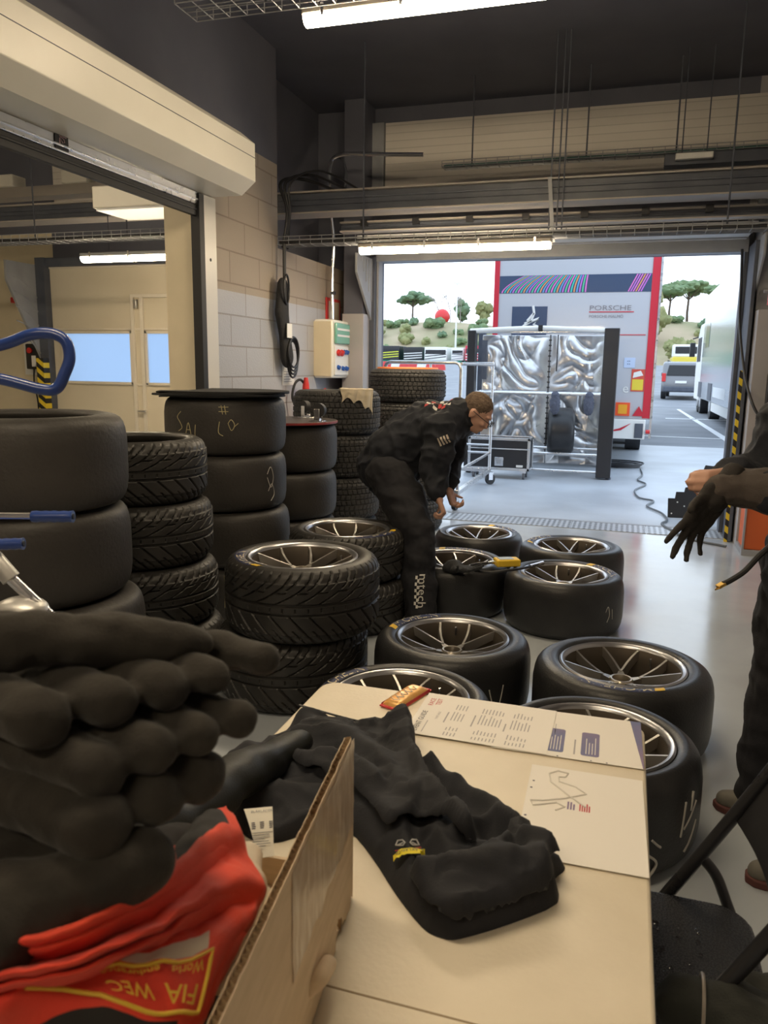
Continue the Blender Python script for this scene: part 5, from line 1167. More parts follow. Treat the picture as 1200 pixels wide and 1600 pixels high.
lc = layer([(-.258, .985), (-.225, 1.005), (-.185, 1.022), (-.150, 1.065), (-.131, 1.125), (-.098, 1.128), (-.053, 1.098), (-.064, 1.062), (-.058, 1.02), (-.110, .965), (-.164, .922), (-.189, .918), (-.222, .935)], lambda x, y, d: rc_(x, y) + .003 * noise.noise(V((x * 18, y * 18, 3))), .016, .006, .002)
lc.build('sleeve', m_jkt, t, angle=180)
m = on_cloth(jb, (-.247, 1.035), (-.95, -.35), (.35, -.95), .06, .02, None)
b = MB(); b.grid(lambda u, v: m(.048 * u, .015 * v - .003), 12, 5); b.build('yellow_patch', mat('yellow_patch', (.80, .66, .02), .6), t)
vs, fs = text_geo('BLÅKLÄDER', .0095); b = MB(); b.add([(*m(.002 + x * .86, y)[:2], m(.002 + x * .86, y)[2] + .0012) for x, y in vs], fs); b.build('patch_lettering', m_ink, t)
b = MB()
for cx in (.014, .036): b.tube([m(cx + .007 * math.cos(a * PI / 3), -.018 + .008 * math.sin(a * PI / 3)) for a in range(6)], .0012, 5, closed=True); b.tube([m(cx - .004, -.018), m(cx + .004, -.018)], .001, 5)
b.build('round_emblem', mat('pale_emblem', (.5, .5, .5), .6), t)
b = MB(); b.tube([m(.005, -.007), m(.045, -.007)], .0007, 5); b.build('red_trim', m_inkr, t)
zp = [(-.62, 1.42), (-.55, 1.425), (-.48, 1.405), (-.43, 1.42)]
b = MB(); b.tube(catmull([(x, y, top_z(jb, x, y) + .001) for x, y in zp], 5), .0025, 6); b.build('zip', m_blackplastic, t)
core = MB(); chain(core, [V((-.57, 1.30, .775)), V((-.580, 1.20, .795)), V((-.585, 1.10, .815)), V((-.585, .98, .835)), V((-.59, .87, .855)), V((-.60, .80, .87))], [.030, .036, .042, .046, .048, .048], 18)
core.v = [(p[0], p[1], .80 + (p[2] - .80) * .9) for p in core.v]
b = blob(core, .008, 6, lambda p: fold(p, 9, .010)); b.build('sleeve', mat('dark_olive_black_sleeve', (.016, .017, .015), .5, bump=.1, bscale=300, scale=10, spec=.35), t, angle=180)
TL, TR, BL_, BR = V((-.504, .947, .855)), V((-.467, .967, .855)), V((-.447, .877, .832)), V((-.428, .889, .832))
b = MB(); b.sheet(lambda u, v: BL_.lerp(BR, u).lerp(TL.lerp(TR, u), v) + V((.002, -.003, .006 * math.sin(v * PI))), 6, 12, (0, .0003, -.0005)); b.build('care_label', mat('cream_label', (.78, .74, .64), .7), t)
Mc = frame(BL_.lerp(TL, .62) + V((.002, -.003, .0065)), TR - TL, TL - BL_)
b = MB(); Ml = Mc; put_text(b, 'BLÅKLÄDER', .0058, Ml @ Matrix.Translation((.004, .020, -.002))); lines(b, Ml, .004, -.002, 4, .0035, (.006, .007, .006), .002); lines(b, Ml, .004, -.020, 7, .004, (.03,), .001); b.build('label_print', m_ink, t)

# ---------------------------------------------------------------- cardboard box
m_card = mat('brown_cardboard', (.70, .55, .37), .75, col2=(.78, .62, .44), scale=12, stretch=(1, 1, 6), bump=.1); m_cardin = mat('cardboard_edge', (.40, .28, .16), .85)
t = thing('cardboard_box', 'open brown cardboard box with torn edge on the left of the table', 'box', (0, 0, 0))
FA, NE = V((-.338, .952, 0)), V((-.268, .415, 0)); dv = (NE - FA); Lw = dv.length; dv.normalize(); nv = V((-dv.y, dv.x, 0))
if nv.x < 0: nv = -nv
def zb(s): return .742 if s > .10 else .742 + .02 * noise.noise(V((s * 60, 0, 0))) + (.03 if .07 < s < .10 else 0)
def zt(s): return 1.0 + .004 * noise.noise(V((s * 50, 3, 0))) - (.012 if s < .012 else 0)
b = MB(); N = 60
for off, th in ((.0040, .0008), (-.0048, .0008)):
    b.sheet(lambda u, v: FA + dv * (u * Lw) + nv * off + V((0, 0, zb(u * Lw) + (zt(u * Lw) - zb(u * Lw)) * v)), N, 10, nv * th)
b.build('right_wall', m_card, t)
b = MB(); NW = 420
b.sheet(lambda u, v: FA + dv * (u * Lw) + nv * (-.0002 + .0036 * math.sin(u * Lw / .0095 * 2 * PI)) + V((0, 0, zb(u * Lw) + .001 + (zt(u * Lw) - .002 - zb(u * Lw)) * v)), NW, 4, nv * .0004); b.build('corrugation', m_cardin, t)
BL = [(-.338, .952), (-.84, .90), (-.78, .37), (-.268, .415)]
def wall(a, c, z1, nm): b = MB(); a = V((*a, 0)); c = V((*c, 0)); d = (c - a).normalized(); n2 = V((-d.y, d.x, 0)) * .003; b.add([a - n2 + V((0, 0, .742)), c - n2 + V((0, 0, .742)), c + n2 + V((0, 0, .742)), a + n2 + V((0, 0, .742)), a - n2 + V((0, 0, z1)), c - n2 + V((0, 0, z1)), c + n2 + V((0, 0, z1)), a + n2 + V((0, 0, z1))], [(0, 3, 2, 1), (4, 5, 6, 7), (0, 1, 5, 4), (1, 2, 6, 5), (2, 3, 7, 6), (3, 0, 4, 7)]); b.build(nm, m_card, t)
wall(BL[0], BL[1], .79, 'far_wall'); wall(BL[1], BL[2], 1.0, 'left_wall'); wall(BL[2], BL[3], .93, 'near_wall')
b = MB(); b.prism(BL[::-1], .7405, .745); b.build('bottom', m_card, t)
b = MB(); b.sheet(lambda u, v: FA + dv * (.004 + .30 * u) + nv * (.0056 + .0012 * noise.noise(V((u * 14, v * 6, 0)))) + V((0, 0, .865 + .128 * v + .01 * noise.noise(V((u * 9, v, 5))))), 40, 12, nv * .0003); b.build('packing_tape', mat('glossy_packing_tape', (.58, .45, .32), .3, col2=(.80, .70, .58), scale=26, stretch=(4, 4, .6), coat=.15, lo=.45, hi=.7), t)  # pale streaks in the tape colour imitate its shine
b = MB(); core = MB(); chain(core, [V((-.315, .80, .765)), V((-.300, .77, .79)), V((-.297, .735, .80)), V((-.312, .715, .785))], [.008, .011, .011, .007]); blob(core, .004, 2).build('torn_tab', m_card, t, angle=180)

# red garment in the box
RR = [
  [(-0.491, 0.437, 1.05), (-0.463, 0.449, 1.06), (-0.399, 0.487, 1.06), (-0.394, 0.584, 1.04), (-0.429, 0.713, 1.0), (-0.429, 0.762, 0.98)],
  [(-0.432, 0.382, 1.08), (-0.402, 0.387, 1.09), (-0.353, 0.416, 1.1), (-0.344, 0.509, 1.08), (-0.366, 0.632, 1.04), (-0.372, 0.689, 1.01)],
  [(-0.452, 0.399, 1.05), (-0.418, 0.402, 1.06), (-0.366, 0.444, 1.06), (-0.341, 0.512, 1.05), (-0.357, 0.627, 1.01), (-0.358, 0.681, 0.98)],
  [(-0.42, 0.37, 1.07), (-0.389, 0.372, 1.08), (-0.342, 0.407, 1.08), (-0.325, 0.477, 1.06), (-0.328, 0.59, 1.02), (-0.323, 0.647, 0.985)],
  [(-0.442, 0.388, 1.04), (-0.418, 0.399, 1.04), (-0.373, 0.436, 1.04), (-0.344, 0.495, 1.03), (-0.33, 0.577, 1.0), (-0.321, 0.628, 0.975)],
  [(-0.439, 0.385, 1.04), (-0.406, 0.388, 1.05), (-0.378, 0.429, 1.05), (-0.339, 0.471, 1.04), (-0.324, 0.544, 1.01), (-0.315, 0.608, 0.98)],
  [(-0.431, 0.377, 1.04), (-0.398, 0.379, 1.05), (-0.383, 0.421, 1.05), (-0.339, 0.454, 1.04), (-0.311, 0.516, 1.01), (-0.312, 0.586, 0.98)],
  [(-0.426, 0.371, 1.03), (-0.398, 0.383, 1.03), (-0.362, 0.421, 1.03), (-0.32, 0.441, 1.02), (-0.297, 0.471, 1.0), (-0.309, 0.541, 0.975)],
  [(-0.429, 0.372, 1.01), (-0.403, 0.38, 1.01), (-0.356, 0.412, 1.01), (-0.315, 0.432, 1.0), (-0.3, 0.461, 0.985), (-0.311, 0.519, 0.965)],
  [(-0.433, 0.373, 0.98), (-0.407, 0.382, 0.98), (-0.356, 0.409, 0.98), (-0.317, 0.433, 0.97), (-0.308, 0.463, 0.96), (-0.315, 0.512, 0.95)]]
rows = [catmull(r, 12) for r in RR]; cols = [catmull([rows[j][i] for j in range(len(rows))], 7) for i in range(len(rows[0]))]
nu, nv2 = len(cols), len(cols[0])
def garment(u, v):
    a = max(0, min(u, 1)) * (nu - 1); c = max(0, min(v, 1)) * (nv2 - 1); i = min(int(a), nu - 2); j = min(int(c), nv2 - 2); a -= i; c -= j
    p = cols[i][j].lerp(cols[i + 1][j], a).lerp(cols[i][j + 1].lerp(cols[i + 1][j + 1], a), c); p.z += .006 * noise.noise(p * 28) + .003 * noise.noise(p * 60); return p
t = thing('red_garment', 'red racing garment with yellow edged patch folded in the cardboard box', 'garment', (0, 0, 0))
b = MB(); b.sheet(garment, nu - 1, nv2 - 1, (.0, .006, -.012))
for k in range(0, 2 * (nu - 1) * (nv2 - 1)):
    q = k // 2; i, j = q % (nu - 1), q // (nu - 1); u, v = i / (nu - 1), j / 7
    b.m[k] = 1 if (5.15 < v < 5.9 and .30 < u < .80) else 2 if (7.35 < v < 8.3 and u < .72) or (v < .8 and .62 < u < .9) else 0
b.build('fabric', [mat('red_fabric', (.78, .065, .022), .75, col2=(.68, .045, .02), scale=8, bump=.15, bscale=500, sheen=.1), mat('off_white_fabric', (.62, .54, .42), .8), mat('black_trim_fabric', (.015, .014, .014), .8)], t, angle=180)
Mp = lambda x, y: garment(.30 + .52 * x, (6.05 + 1.1 * (1 - y)) / 9) + V((.004, -.006, .0045))
b = MB(); b.tube([Mp(*p) for p in [(k / 14, 1) for k in range(15)] + [(1, 1 - k / 5) for k in range(1, 6)] + [(1 - k / 10 * .62, 0) for k in range(1, 11)] + [(.38 - .38 * k / 5, k / 5 * .9) for k in range(1, 5)]], .0016, 6, closed=True); b.build('yellow_piping', mat('gold_thread', (.72, .48, .04), .6), t)
def ptext(b, s, size, x0, y0, sx, sy):                    # printed upside down, as the garment lies
    vs, fs = text_geo(s, 1.0); b.add([tuple(Mp(x0 - x * sx, y0 - y * sy) + V((0, 0, .001))) for x, y in vs], fs)
b = MB(); ptext(b, 'FIA', 1, .95, .52, .17, .50); ptext(b, 'WEC', 1, .64, .50, .12, .40); ptext(b, 'World', 1, .95, .90, .07, .26); ptext(b, 'endurance', 1, .70, .86, .072, .26); b.build('patch_lettering', mat('gold_thread', (.72, .48, .04), .6), t)
# pale shirt beside it
core = MB(); chain(core, [V((-.40, .74, .925)), V((-.385, .72, .94)), V((-.362, .68, .945)), V((-.352, .65, .94)), V((-.347, .60, .92))], [.018, .024, .026, .024, .028]); chain(core, [V((-.42, .72, .91)), V((-.38, .70, .90))], [.04, .04])
b = blob(core, .006, 3, lambda p: fold(p, 22, .006)); tag(b.build('pale_shirt', mat('off_white_cotton', (.66, .58, .46), .85, bump=.1, scale=200), angle=180), 'off white crumpled shirt in the box beside the red garment', 'shirt')
core = MB(); chain(core, [V((-.70, .60, .86)), V((-.45, .62, .86))], [.11, .11]); chain(core, [V((-.62, .52, .98)), V((-.50, .60, .97))], [.07, .06]); chain(core, [V((-.46, .55, 1.0)), V((-.42, .68, .95))], [.05, .05])
b = blob(core, .012, 4, lambda p: fold(p, 14, .012)); tag(b.build('black_clothing', mat('black_cotton', (.014, .013, .013), .9), angle=180), 'black clothing filling the cardboard box below the padded gloves', 'clothing')

# padded gloves piled on the box
m_glove = mat('black_padded_glove', (.026, .023, .020), .9, col2=(.036, .032, .027), scale=30, bump=.15, bscale=350, sheen=.12, spec=.25)
def glove(label, chains, balls=(), disp=.004):
    core = MB()
    for pts, rs in chains: chain(core, [V(p) for p in pts], rs, 14)
    for c, r in balls: core.ball(c, r, 16, 10)
    b = blob(core, .0045, 3, lambda p: fold(p, 26, disp)); return tag(b.build('padded_glove', m_glove, angle=180), label, 'glove', 'padded gloves piled on the box')
def row(label, tips, L, dz=0.0, dirv=(.96, -.27), palm=None):   # fingers of one glove seen end on, each a sausage of its own
    glove(label, [([(x - dirv[0] * L, y - dirv[1] * L, z - .012 + dz), (x - dirv[0] * L * .45, y - dirv[1] * L * .45, z - .001), (x, y, z)], [r * 1.05, r * 1.02, r]) for (x, y, z, r) in tips], palm or (), .003)
glove('topmost black padded glove lying flat on the pile in the box', [([(-.64, .44, 1.260), (-.472, .523, 1.264), (-.421, .559, 1.260), (-.380, .588, 1.252), (-.362, .603, 1.247)], [.027, .0255, .0240, .0185, .0135])], [((-.66, .50, 1.25), (.07, .07, .028))], .005)
row('second black padded glove from the top of the pile, fingertips and thumb showing', [(-.432, .475, 1.219, .0245), (-.393, .512, 1.223, .0215), (-.363, .548, 1.226, .0195), (-.336, .578, 1.228, .0180), (-.306, .618, 1.233, .0160)], .13, palm=[((-.60, .56, 1.21), (.08, .10, .026))])
row('third black padded glove from the top, fingers pressed under the second', [(-.384, .480, 1.180, .0235), (-.354, .512, 1.186, .0215), (-.331, .543, 1.189, .0190), (-.310, .576, 1.192, .0175)], .14, palm=[((-.56, .55, 1.17), (.08, .09, .028))])
row('fourth black padded glove from the top of the pile', [(-.377, .465, 1.142, .0280), (-.335, .545, 1.152, .0250), (-.350, .508, 1.148, .0240)], .15, palm=[((-.56, .52, 1.13), (.09, .10, .032))])
glove('lowest black padded glove of the pile, above the red garment', [([(-.47, .395, 1.09), (-.40, .43, 1.095), (-.352, .481, 1.105)], [.036, .034, .030]), ([(-.50, .36, 1.09), (-.42, .395, 1.085)], [.036, .034])], [((-.51, .45, 1.08), (.10, .10, .040))])

# ---------------------------------------------------------------- blue handled machine at the left edge
m_blue = mat('blue_paint', (.02, .055, .25), .28, coat=.3)
t = thing('lifting_machine', 'silver machine with blue loop handle and blue grips at the left edge of the photo', 'machine', (0, 0, 0))
lp = [(-1.42, 1.27, 1.50), (-1.25, 1.325, 1.532), (-1.18, 1.345, 1.556), (-1.14, 1.362, 1.558), (-1.115, 1.37, 1.543), (-1.108, 1.37, 1.51), (-1.116, 1.362, 1.478), (-1.13, 1.352, 1.448), (-1.16, 1.34, 1.446), (-1.25, 1.31, 1.468), (-1.42, 1.26, 1.49)]
b = MB(); b.tube(catmull(lp, 8), .0118, 14); b.build('loop_handle', m_blue, t)
for a, c, e in (((-1.45, 1.19, 1.188), (-1.155, 1.286, 1.188), (-1.075, 1.312, 1.189)), ((-1.45, 1.175, 1.128), (-1.24, 1.247, 1.130), (-1.168, 1.271, 1.133))):
    b = MB(); b.cyl(a, e, .007, 10); r = b.build('rod', m_chrome, t)
    n = 9; a0, e0 = V(c), V(e); pts = [a0 + (e0 - a0) * (k / n) for k in range(n + 1)]
    b = MB(); b.tube(pts, [.0115 + (.0012 if k % 2 else 0) for k in range(n + 1)], 14); b.build('grip', m_blue, r)
    b = MB(); d = (e0 - a0).normalized(); b.tube([e0, e0 + d * .002], .006, 10); b.build('grip_end', m_blackplastic, r)
b = MB(); b.tube([(-1.33, 1.22, 1.16), (-1.22, 1.247, 1.10), (-1.19, 1.255, 1.06)], .019, 12); b.build('arm', mat('grey_cast_metal', (.55, .54, .52), .4, .6), t)
b = MB(); b.cyl((-1.19, 1.255, 1.06), (-1.10, 1.275, .97), .012, 12); b.build('arm_rod', m_chrome, t)
b = MB(); b.ball((-1.165, 1.25, 1.0), (.055, .05, .025), 18, 10); b.build('arm_joint', mat('grey_cast_metal', (.55, .54, .52), .4, .6), t)
b = MB(); b.cyl((-1.135, 1.262, 1.02), (-1.15, 1.25, 1.0), .012, 10); b.build('knob', m_alu, t)
b = MB(); b.box(-1.5, 1.15, .06, -1.40, 1.30, 1.53); b.build('column', m_alu, t, bevel=.008)
b = MB(); b.box(-1.75, .95, 0, -1.15, 1.5, .06); b.build('base', m_darksteel, t, bevel=.008)
b = MB(); b.tube([(-1.10, 1.275, .97), (-1.09, 1.28, .90), (-1.2, 1.26, .5), (-1.40, 1.22, .2)], .012, 8); b.build('lower_arm', m_chrome, t)

# ---------------------------------------------------------------- folding chair and jacket
m_chair = mat('black_painted_steel', (.018, .018, .021), .32, rvar=.06, scale=12, coat=.15); CY0, CY1 = 1.185, 1.55
t = thing('folding_chair', 'black folding chair pushed up to the right side of the table', 'chair', (0, 0, 0))
b = MB(); b.prism(rrect(-.12, CY0 + .012, .30, CY1 - .012, .07), .432, .450); b.build('seat', mat('black_vinyl_seat', (.030, .032, .038), .27, bump=.05, scale=300, rvar=.1), t, bevel=.007, segs=3)
for y in (CY0, CY1):
    b = MB(); b.tube(catmull([(-.19, y, .0), (-.02, y, .15), (.149, y, .445), (.274, y, .672), (.36, y, .84), (.39, y, .92)], 6), .013, 12); b.build('frame_tube', m_chair, t)
    b = MB(); b.tube(catmull([(.205, y, .535), (.235, y, .50), (.265, y, .43), (.36, y, .2), (.44, y, .0)], 6), .011, 12); b.build('rear_leg', m_chair, t)
b = MB(); b.tube([(-.10, CY0, .08), (-.10, CY1, .08)], .009, 8); b.tube([(.40, CY0, .1), (.40, CY1, .1)], .009, 8); b.build('cross_tube', m_chair, t)
def back(u, v):
    y = CY0 + (CY1 - CY0) * u; bow = 4 * u * (1 - u); z0 = .622 + .01 * u - .015 * bow; z = z0 + (.93 - z0) * v; x = .246 + (z - .622) * .50 + .045 * bow + .004; return (x, y, z)
b = MB(); b.sheet(back, 24, 12, (.012, 0, -.004)); b.build('backrest', m_chair, t, bevel=.003)
rc = random.Random(5); b = MB()
for k in range(26):
    x, y = rc.uniform(.09, .2), rc.uniform(1.28, 1.45); s = rc.uniform(.001, .0045); b.ball((x, y, .4508), (s * 1.3, s * 2, .0007), 8, 5)
b.build('water_drops', mat('wet_drops', (.03, .03, .035), .05, spec=.8), t)['kind'] = 'stuff'
core = MB(); chain(core, [V((.150, 1.172, .505)), V((.22, 1.165, .51)), V((.32, 1.13, .50)), V((.45, 1.10, .48))], [.044, .055, .07, .08]); chain(core, [V((.25, 1.24, .50)), V((.42, 1.26, .48))], [.035, .06])
b = blob(core, .008, 3, lambda p: fold(p, 18, .012)); t = thing('draped_jacket', 'dark green black jacket sleeve with zip lying over the folding chair seat', 'jacket', (0, 0, 0)); b.build('sleeve', mat('dark_green_black_fabric', (.014, .015, .013), .85, col2=(.022, .024, .020), scale=20, bump=.2, bscale=300), t, angle=180)
n = 22; b = MB(); zz = [(.175 + .002 * math.cos(a), 1.170 + .052 * math.cos(a), .508 + .052 * math.sin(a)) for a in [PI * (-.35 + 1.5 * k / n) for k in range(n + 1)]]
b.tube(zz, .003, 6); b.build('zip', mat('zip_metal', (.45, .40, .35), .4, .7), t)
# ---------------------------------------------------------------- people
from mathutils.bvhtree import BVHTree
m_skin = mat('skin', (.60, .34, .25), .55, col2=(.66, .39, .29), scale=12); m_hair = mat('short_brown_hair', (.10, .065, .045), .85, col2=(.17, .12, .085), scale=60, bump=.6, bscale=160)
m_top = mat('navy_black_softshell', (.012, .014, .020), .75, col2=(.018, .020, .028), scale=10, bump=.15, bscale=250, sheen=.03, spec=.3)
m_trous = mat('black_work_trousers', (.012, .012, .016), .8, col2=(.018, .018, .022), scale=10, bump=.15, bscale=250, sheen=.02, spec=.3)
m_print = mat('white_print', (.62, .60, .56), .7)
def head_core(core, M):                                 # head space: x = left-right, y = face forward, z = up, origin at the centre of the skull
    T = lambda *p: M @ V(p)
    def el(c, r):
        k = len(core.v); core.ball((0, 0, 0), r, 20, 14)
        for i in range(k, len(core.v)): core.v[i] = tuple(M @ (V(core.v[i]) + V(c)))
    el((0, -.012, .022), (.074, .094, .090)); el((0, .012, -.035), (.062, .076, .070)); el((0, .030, -.075), (.047, .052, .038)); el((0, .062, -.092), (.022, .020, .017))
    el((0, .078, .022), (.050, .018, .012)); el((0, .084, -.020), (.011, .018, .026)); el((0, .096, -.036), (.014, .015, .012)); el((-.032, .070, -.028), (.022, .02, .018)); el((.032, .070, -.028), (.022, .02, .018))
    el((0, .082, -.064), (.022, .012, .006)); el((0, .081, -.073), (.019, .012, .006))
    for s in (-1, 1): el((s * .077, -.008, -.012), (.008, .020, .032)); el((s * .080, -.014, -.002), (.008, .014, .018))
def person(label, J, gset):
    """J holds joints in world space; builds one body mesh and clothing children"""
    t = thing('person', label, 'person', (0, 0, 0)); core = MB(); F = J.get('fat', 1.0)
    head_core(core, J['head'])
    hc = J['head'].translation
    chain(core, [hc - J['head'].to_3x3() @ V((0, .015, .07)), V(J['neck'])], [.054, .06])
    chain(core, [V(J['neck']), V(J['chest']), V(J['waist']), V(J['pelvis'])], [.075, .125, .115, .13])
    for s in ('n', 'f'):
        chain(core, [V(J['neck']), V(J['sh' + s])], [.06, .055]); chain(core, [V(J['chest']), V(J['sh' + s])], [.10, .06])
        chain(core, [V(J['sh' + s]), V(J['el' + s]), V(J['wr' + s])], [.052, .040, .028])
        chain(core, [V(J['pelvis']), V(J['hip' + s])], [.11, .085]); chain(core, [V(J['hip' + s]), V(J['kn' + s]), V(J['an' + s])], [.085, .056, .040])
        chain(core, [V(J['an' + s]), V(J['an' + s]).lerp(V(J['to' + s]), .6)], [.034, .022])
        if J.get('hand' + s) is not None: hand_core(core, J['hand' + s][0], **J['hand' + s][1])
    blob(core, .0065, 3).build('body', m_skin, t, angle=180)
    core = MB()
    chain(core, [V(J['collar']), V(J['neck']), V(J['chest']), V(J['waist']), V(J['hem'])], J.get('rj', [.075, .098, .165, .158, .165]), 20)
    for s in ('n', 'f'):
        chain(core, [V(J['neck']), V(J['sh' + s])], [.09 * F, .085 * F]); chain(core, [V(J['chest']), V(J['sh' + s])], [.14 * F, .09 * F])
        w = V(J['el' + s]).lerp(V(J['wr' + s]), J.get('cuff', .93)); chain(core, [V(J['sh' + s]), V(J['el' + s]), w], [.085 * F, .068 * F, .048 * F])
    jb = blob(core, .009, 4, lambda p: fold(p, 8, .020) + .016 * (1 - abs(noise.noise(p * 11 + V((0, 0, 4))))) ** 4 + fold(p, 24, .004)); jk = jb.build('jacket', m_top, t, angle=180)
    core = MB(); chain(core, [V(J['waist']).lerp(V(J['pelvis']), .5), V(J['pelvis'])], [.14, .155], 20)
    for s in ('n', 'f'):
        chain(core, [V(J['pelvis']), V(J['hip' + s])], [.15, .118]); a = V(J['an' + s]) + V((0, 0, -.015)); k = V(J['kn' + s]); mid = k.lerp(a, .5)
        chain(core, [V(J['hip' + s]), k, mid, a], [.122 * F, .090 * F, .082 * F, .078 * F], 18)
    tb = blob(core, .009, 4, lambda p: fold(p, 7, .016) + .009 * (1 - abs(noise.noise(V((p.x * 6, p.y * 6, p.z * 8))))) ** 3 + fold(p, 22, .004)); tr = tb.build('trousers', m_trous, t, angle=180)
    for s in ('n', 'f'):
        core = MB(); a, q = V(J['an' + s]), V(J['to' + s]); d = (q - a); d.z = 0; d.normalize(); h = V((a.x, a.y, .045)) - d * .05; e = V((q.x, q.y, .035))
        chain(core, [h, h.lerp(e, .5), e], [.042, .045, .034]); chain(core, [a - V((0, 0, .01)), h.lerp(e, .35)], [.05, .045])
        k = [i for i, p in enumerate(core.v)]
        b = blob(core, .006, 3); b.v = [(p[0], p[1], max(p[2], .022)) for p in b.v]; so = b.build('shoe', J['shoe'][0], t, angle=180)
        core = MB(); r2 = V((-d.y, d.x, 0)); pts = [h + d * (-.045), h.lerp(e, .5), e + d * .035]
        outl = [h - d * .045 + r2 * .02, h + r2 * .042, h.lerp(e, .5) + r2 * .044, e + r2 * .044, e + d * .028 + r2 * .028, e + d * .042, e + d * .028 - r2 * .028, e - r2 * .044, h.lerp(e, .5) - r2 * .044, h - r2 * .042, h - d * .045 - r2 * .02]
        b = MB(); b.prism([(p.x, p.y) for p in outl], 0, .026); b.build('sole', J['shoe'][1], so, bevel=.005)
    return t, jb, jk, tb, tr
def bvh(mb): return BVHTree.FromPolygons([V(p) for p in mb.v], mb.f)
def decal(mb, tree, M, pts2, faces, d, off=.003):        # project flat print onto clothing along d
    d = V(d).normalized(); vs = []
    for x, y in pts2:
        p = M @ V((x, y, 0)); h = tree.ray_cast(p - d * .3, d, 1.2); vs.append(h[0] - d * off if h[0] else None)
    keep = [f for f in faces if all(vs[i] is not None for i in f) and max((vs[i] - vs[f[0]]).length for i in f) < .08]
    mb.add([v or V((0, 0, 0)) for v in vs], keep)
def rect_pts(x0, y0, x1, y1, n=4):
    vs = [(x0 + (x1 - x0) * i / n, y0 + (y1 - y0) * j / n) for j in range(n + 1) for i in range(n + 1)]; w = n + 1
    return vs, [(j * w + i, j * w + i + 1, (j + 1) * w + i + 1, (j + 1) * w + i) for j in range(n) for i in range(n)]

# the bending man beside the wheels; he faces right (+x) and looks down at the floor
fy = V((.80, -.06, -.60)).normalized(); fz = V((.60, .0, .80)); fx = fy.cross(fz).normalized(); fz = fx.cross(fy).normalized()
MH = Matrix(((fx.x, fy.x, fz.x, -.872), (fx.y, fy.y, fz.y, 4.72), (fx.z, fy.z, fz.z, 1.238), (0, 0, 0, 1)))
J = dict(head=MH, neck=(-1.005, 4.70, 1.205), collar=(-.955, 4.71, 1.21), chest=(-1.17, 4.68, 1.12), waist=(-1.34, 4.66, .99), pelvis=(-1.43, 4.66, .87), hem=(-1.415, 4.66, .89),
         shn=(-1.06, 4.53, 1.13), shf=(-1.04, 4.87, 1.13), eln=(-1.065, 4.47, .88), elf=(-1.05, 4.82, .93), wrn=(-1.045, 4.43, .79), wrf=(-1.04, 4.74, .80),
         hipn=(-1.37, 4.55, .85), hipf=(-1.42, 4.79, .85), knn=(-1.14, 4.38, .54), knf=(-1.28, 4.85, .50), ann=(-1.08, 4.25, .10), anf=(-1.44, 4.86, .10), ton=(-.97, 4.18, .04), tof=(-1.30, 4.90, .04),
         handn=(frame((-1.028, 4.415, .745), (.2, -.95, .1), (.42, -.12, -.9)), dict(curl=1.0, spread=.04)), handf=(frame((-1.03, 4.71, .75), (.1, .95, .1), (.25, -.1, -.9)), dict(curl=.9, spread=.04, left=True)),
         shoe=(m_blackplastic, m_black), rj=[.074, .10, .180, .185, .185], fat=1.18, cuff=.99)
t, jb, jk, tb, tr = person('bending man in black jacket and trousers leaning over the wheels, wearing glasses', J, None)
def hair(t, MH):
    core = MB()
    def el(c, r):
        k = len(core.v); core.ball((0, 0, 0), r, 24, 16)
        for i in range(k, len(core.v)): core.v[i] = tuple(MH @ (V(core.v[i]) + V(c)))
    el((0, -.020, .036), (.079, .095, .084)); el((0, -.045, -.005), (.075, .068, .065))
    blob(core, .006, 2, lambda p: .003 * noise.noise(p * 90)).build('hair', m_hair, t, angle=180)
hair(t, MH)
b = MB(); H = lambda *p: MH @ V(p)
for s in (-1, 1):
    b.tube([H(s * .034 + .026 * math.cos(a), .112, -.004 + .019 * math.sin(a)) for a in [2 * PI * k / 12 for k in range(12)]], .0022, 6, closed=True); b.tube([H(s * .060, .112, .002), H(s * .082, .06, .004), H(s * .086, -.01, .006)], .0022, 6)
b.tube([H(-.010, .114, .0), H(.010, .114, .0)], .0022, 6); b.build('glasses', m_blackplastic, t)
tv = bvh(tb); jv = bvh(jb)
b = MB(); M = frame((-1.085, 4.2, .33), (.03, 0, -1), (1, 0, .03)); vs, fs = text_geo('mtech', .066, sx=1.15); decal(b, tv, M, vs, fs, (0, 1, 0))
b.build('leg_lettering', m_print, tr)
b = MB(); k = 0
for i in range(10):
    for j in range(2):
        if (i + j) % 2 == 0: v2, f2 = rect_pts(.012 + i * .018, -.022 + j * .012, .030 + i * .018, -.010 + j * .012, 1); decal(b, tv, M, v2, f2, (0, 1, 0))
b.build('checker_print', m_print, tr)
b = MB(); M = frame((-1.33, 4.3, .905), (1, 0, .0), (0, 0, 1)); v2, f2 = rect_pts(0, 0, .028, .010); decal(b, jv, M, v2, f2, (0, 1, 0), .004); b.build('hem_tag', mat('yellow_patch', (.80, .66, .02), .6), jk)
b = MB(); M = frame((-1.045, 4.3, 1.10), (.4, 0, -.9), (.9, 0, .4))
for i in range(4): v2, f2 = rect_pts(.0, i * .016, .05, i * .016 + .009); decal(b, jv, M, v2, f2, (0, 1, 0))
b.build('sleeve_stripes', mat('tan_white_print', (.55, .47, .38), .7), jk)
b = MB(); b2 = MB(); M = frame((-1.17, 4.60, 1.5), (1, 0, 0), (0, 1, 0))
for i in range(6):
    for j in range(4):
        if (i + j) % 2 == 0: v2, f2 = rect_pts(i * .026, -.06 + j * .026, i * .026 + .024, -.06 + j * .026 + .024, 2); decal(b if (i + j) % 4 else b2, jv, M, v2, f2, (0, .15, -1))
b.build('back_emblem', m_print, jk); b2.build('back_emblem', mat('red_print', (.45, .05, .05), .7), jk)

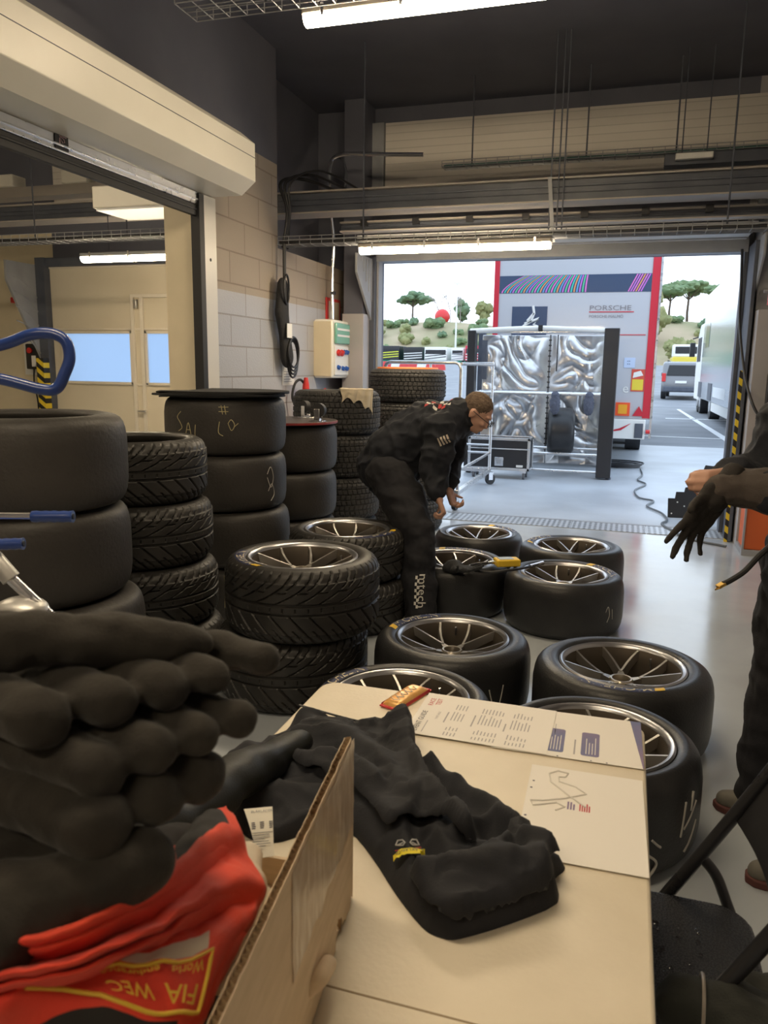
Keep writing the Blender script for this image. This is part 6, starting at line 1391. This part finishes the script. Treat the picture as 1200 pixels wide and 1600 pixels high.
# the man at the right edge, pulling on a glove; he faces left (-x)
fy = V((-.86, -.1, -.5)).normalized(); fz = V((-.5, .0, .86)); fx = fy.cross(fz).normalized(); fz = fx.cross(fy).normalized()
MH2 = Matrix(((fx.x, fy.x, fz.x, .50), (fx.y, fy.y, fz.y, 2.66), (fx.z, fy.z, fz.z, 1.70), (0, 0, 0, 1)))
G1 = frame((.272, 2.485, 1.140), (.50, .55, -.5), (-.52, -.25, -.85)); G2 = frame((.285, 2.52, 1.155), (.3, .4, .8), (-.95, -.15, .0))
J = dict(head=MH2, neck=(.56, 2.63, 1.50), collar=(.535, 2.635, 1.55), chest=(.60, 2.60, 1.30), waist=(.61, 2.57, 1.08), pelvis=(.60, 2.56, .94), hem=(.60, 2.56, .88),
         shn=(.60, 2.42, 1.42), shf=(.55, 2.82, 1.42), eln=(.62, 2.38, 1.14), elf=(.43, 2.80, 1.16), wrn=(.345, 2.545, 1.165), wrf=(.285, 2.60, 1.165),
         hipn=(.58, 2.46, .90), hipf=(.58, 2.68, .90), knn=(.585, 2.44, .50), knf=(.55, 2.70, .50), ann=(.60, 2.38, .10), anf=(.535, 2.72, .10), ton=(.47, 2.335, .04), tof=(.42, 2.735, .04),
         handn=None, handf=(frame((.315, 2.555, 1.175), (-.15, .1, .95), (-.78, -.6, -.15)), dict(curl=.85, spread=.02, left=True, thumb=.10)), cuff=.80, fat=1.12,
         shoe=(mat('grey_olive_shoe', (.13, .12, .10), .7), mat('dark_brown_sole', (.10, .03, .025), .7)), rj=[.075, .11, .165, .155, .165])
t, jb, jk, tb, tr = person('standing person in dark clothes cut by the right edge, pulling on a black glove', J, None); hair(t, MH2)
core = MB(); chain(core, [V((.44, 2.49, 1.155)), V((.35, 2.505, 1.165)), V((.285, 2.49, 1.16))], [.072, .062, .050]); blob(core, .006, 3, lambda p: fold(p, 16, .008)).build('glove_cuff', mat('brown_grey_gauntlet', (.075, .060, .052), .8, bump=.2, scale=200), t, angle=180)
core = MB(); hand_core(core, G1, 1.28, .20, .10, curls=(.05, .12, .18, .22)); chain(core, [V((.285, 2.49, 1.158)), V((.262, 2.482, 1.13))], [.042, .042]); blob(core, .005, 3, lambda p: fold(p, 30, .003)).build('glove', mat('dark_brown_glove', (.022, .018, .016), .8, bump=.2, scale=250), t, angle=180)
b = MB(); sp = catmull([(.43, 2.48, 1.0), (.40, 2.465, .97), (.385, 2.46, .95), (.36, 2.45, .92), (.325, 2.435, .895), (.305, 2.425, .885)], 6); b.tube(sp, .0085, 8); st = b.build('belt_strap', m_black, t)
b = MB(); b.bar((.308, 2.427, .887), (.290, 2.418, .876), .020, .008); b.tube([(.29, 2.418, .876), (.283, 2.414, .868), (.30, 2.42, .874)], .0025, 6); b.build('brass_clip', mat('brass', (.65, .42, .12), .3, .9), st)
b = MB()
for k in range(4): b.tube(catmull([(.46 + .018 * k, 2.742 - .02, .085 + .006 * k), (.465 + .018 * k, 2.735, .095 + .006 * k), (.46 + .018 * k, 2.745 + .01, .088 + .006 * k)], 3), .004, 6)
b.build('red_laces', mat('red_lace', (.45, .05, .07), .7), t)
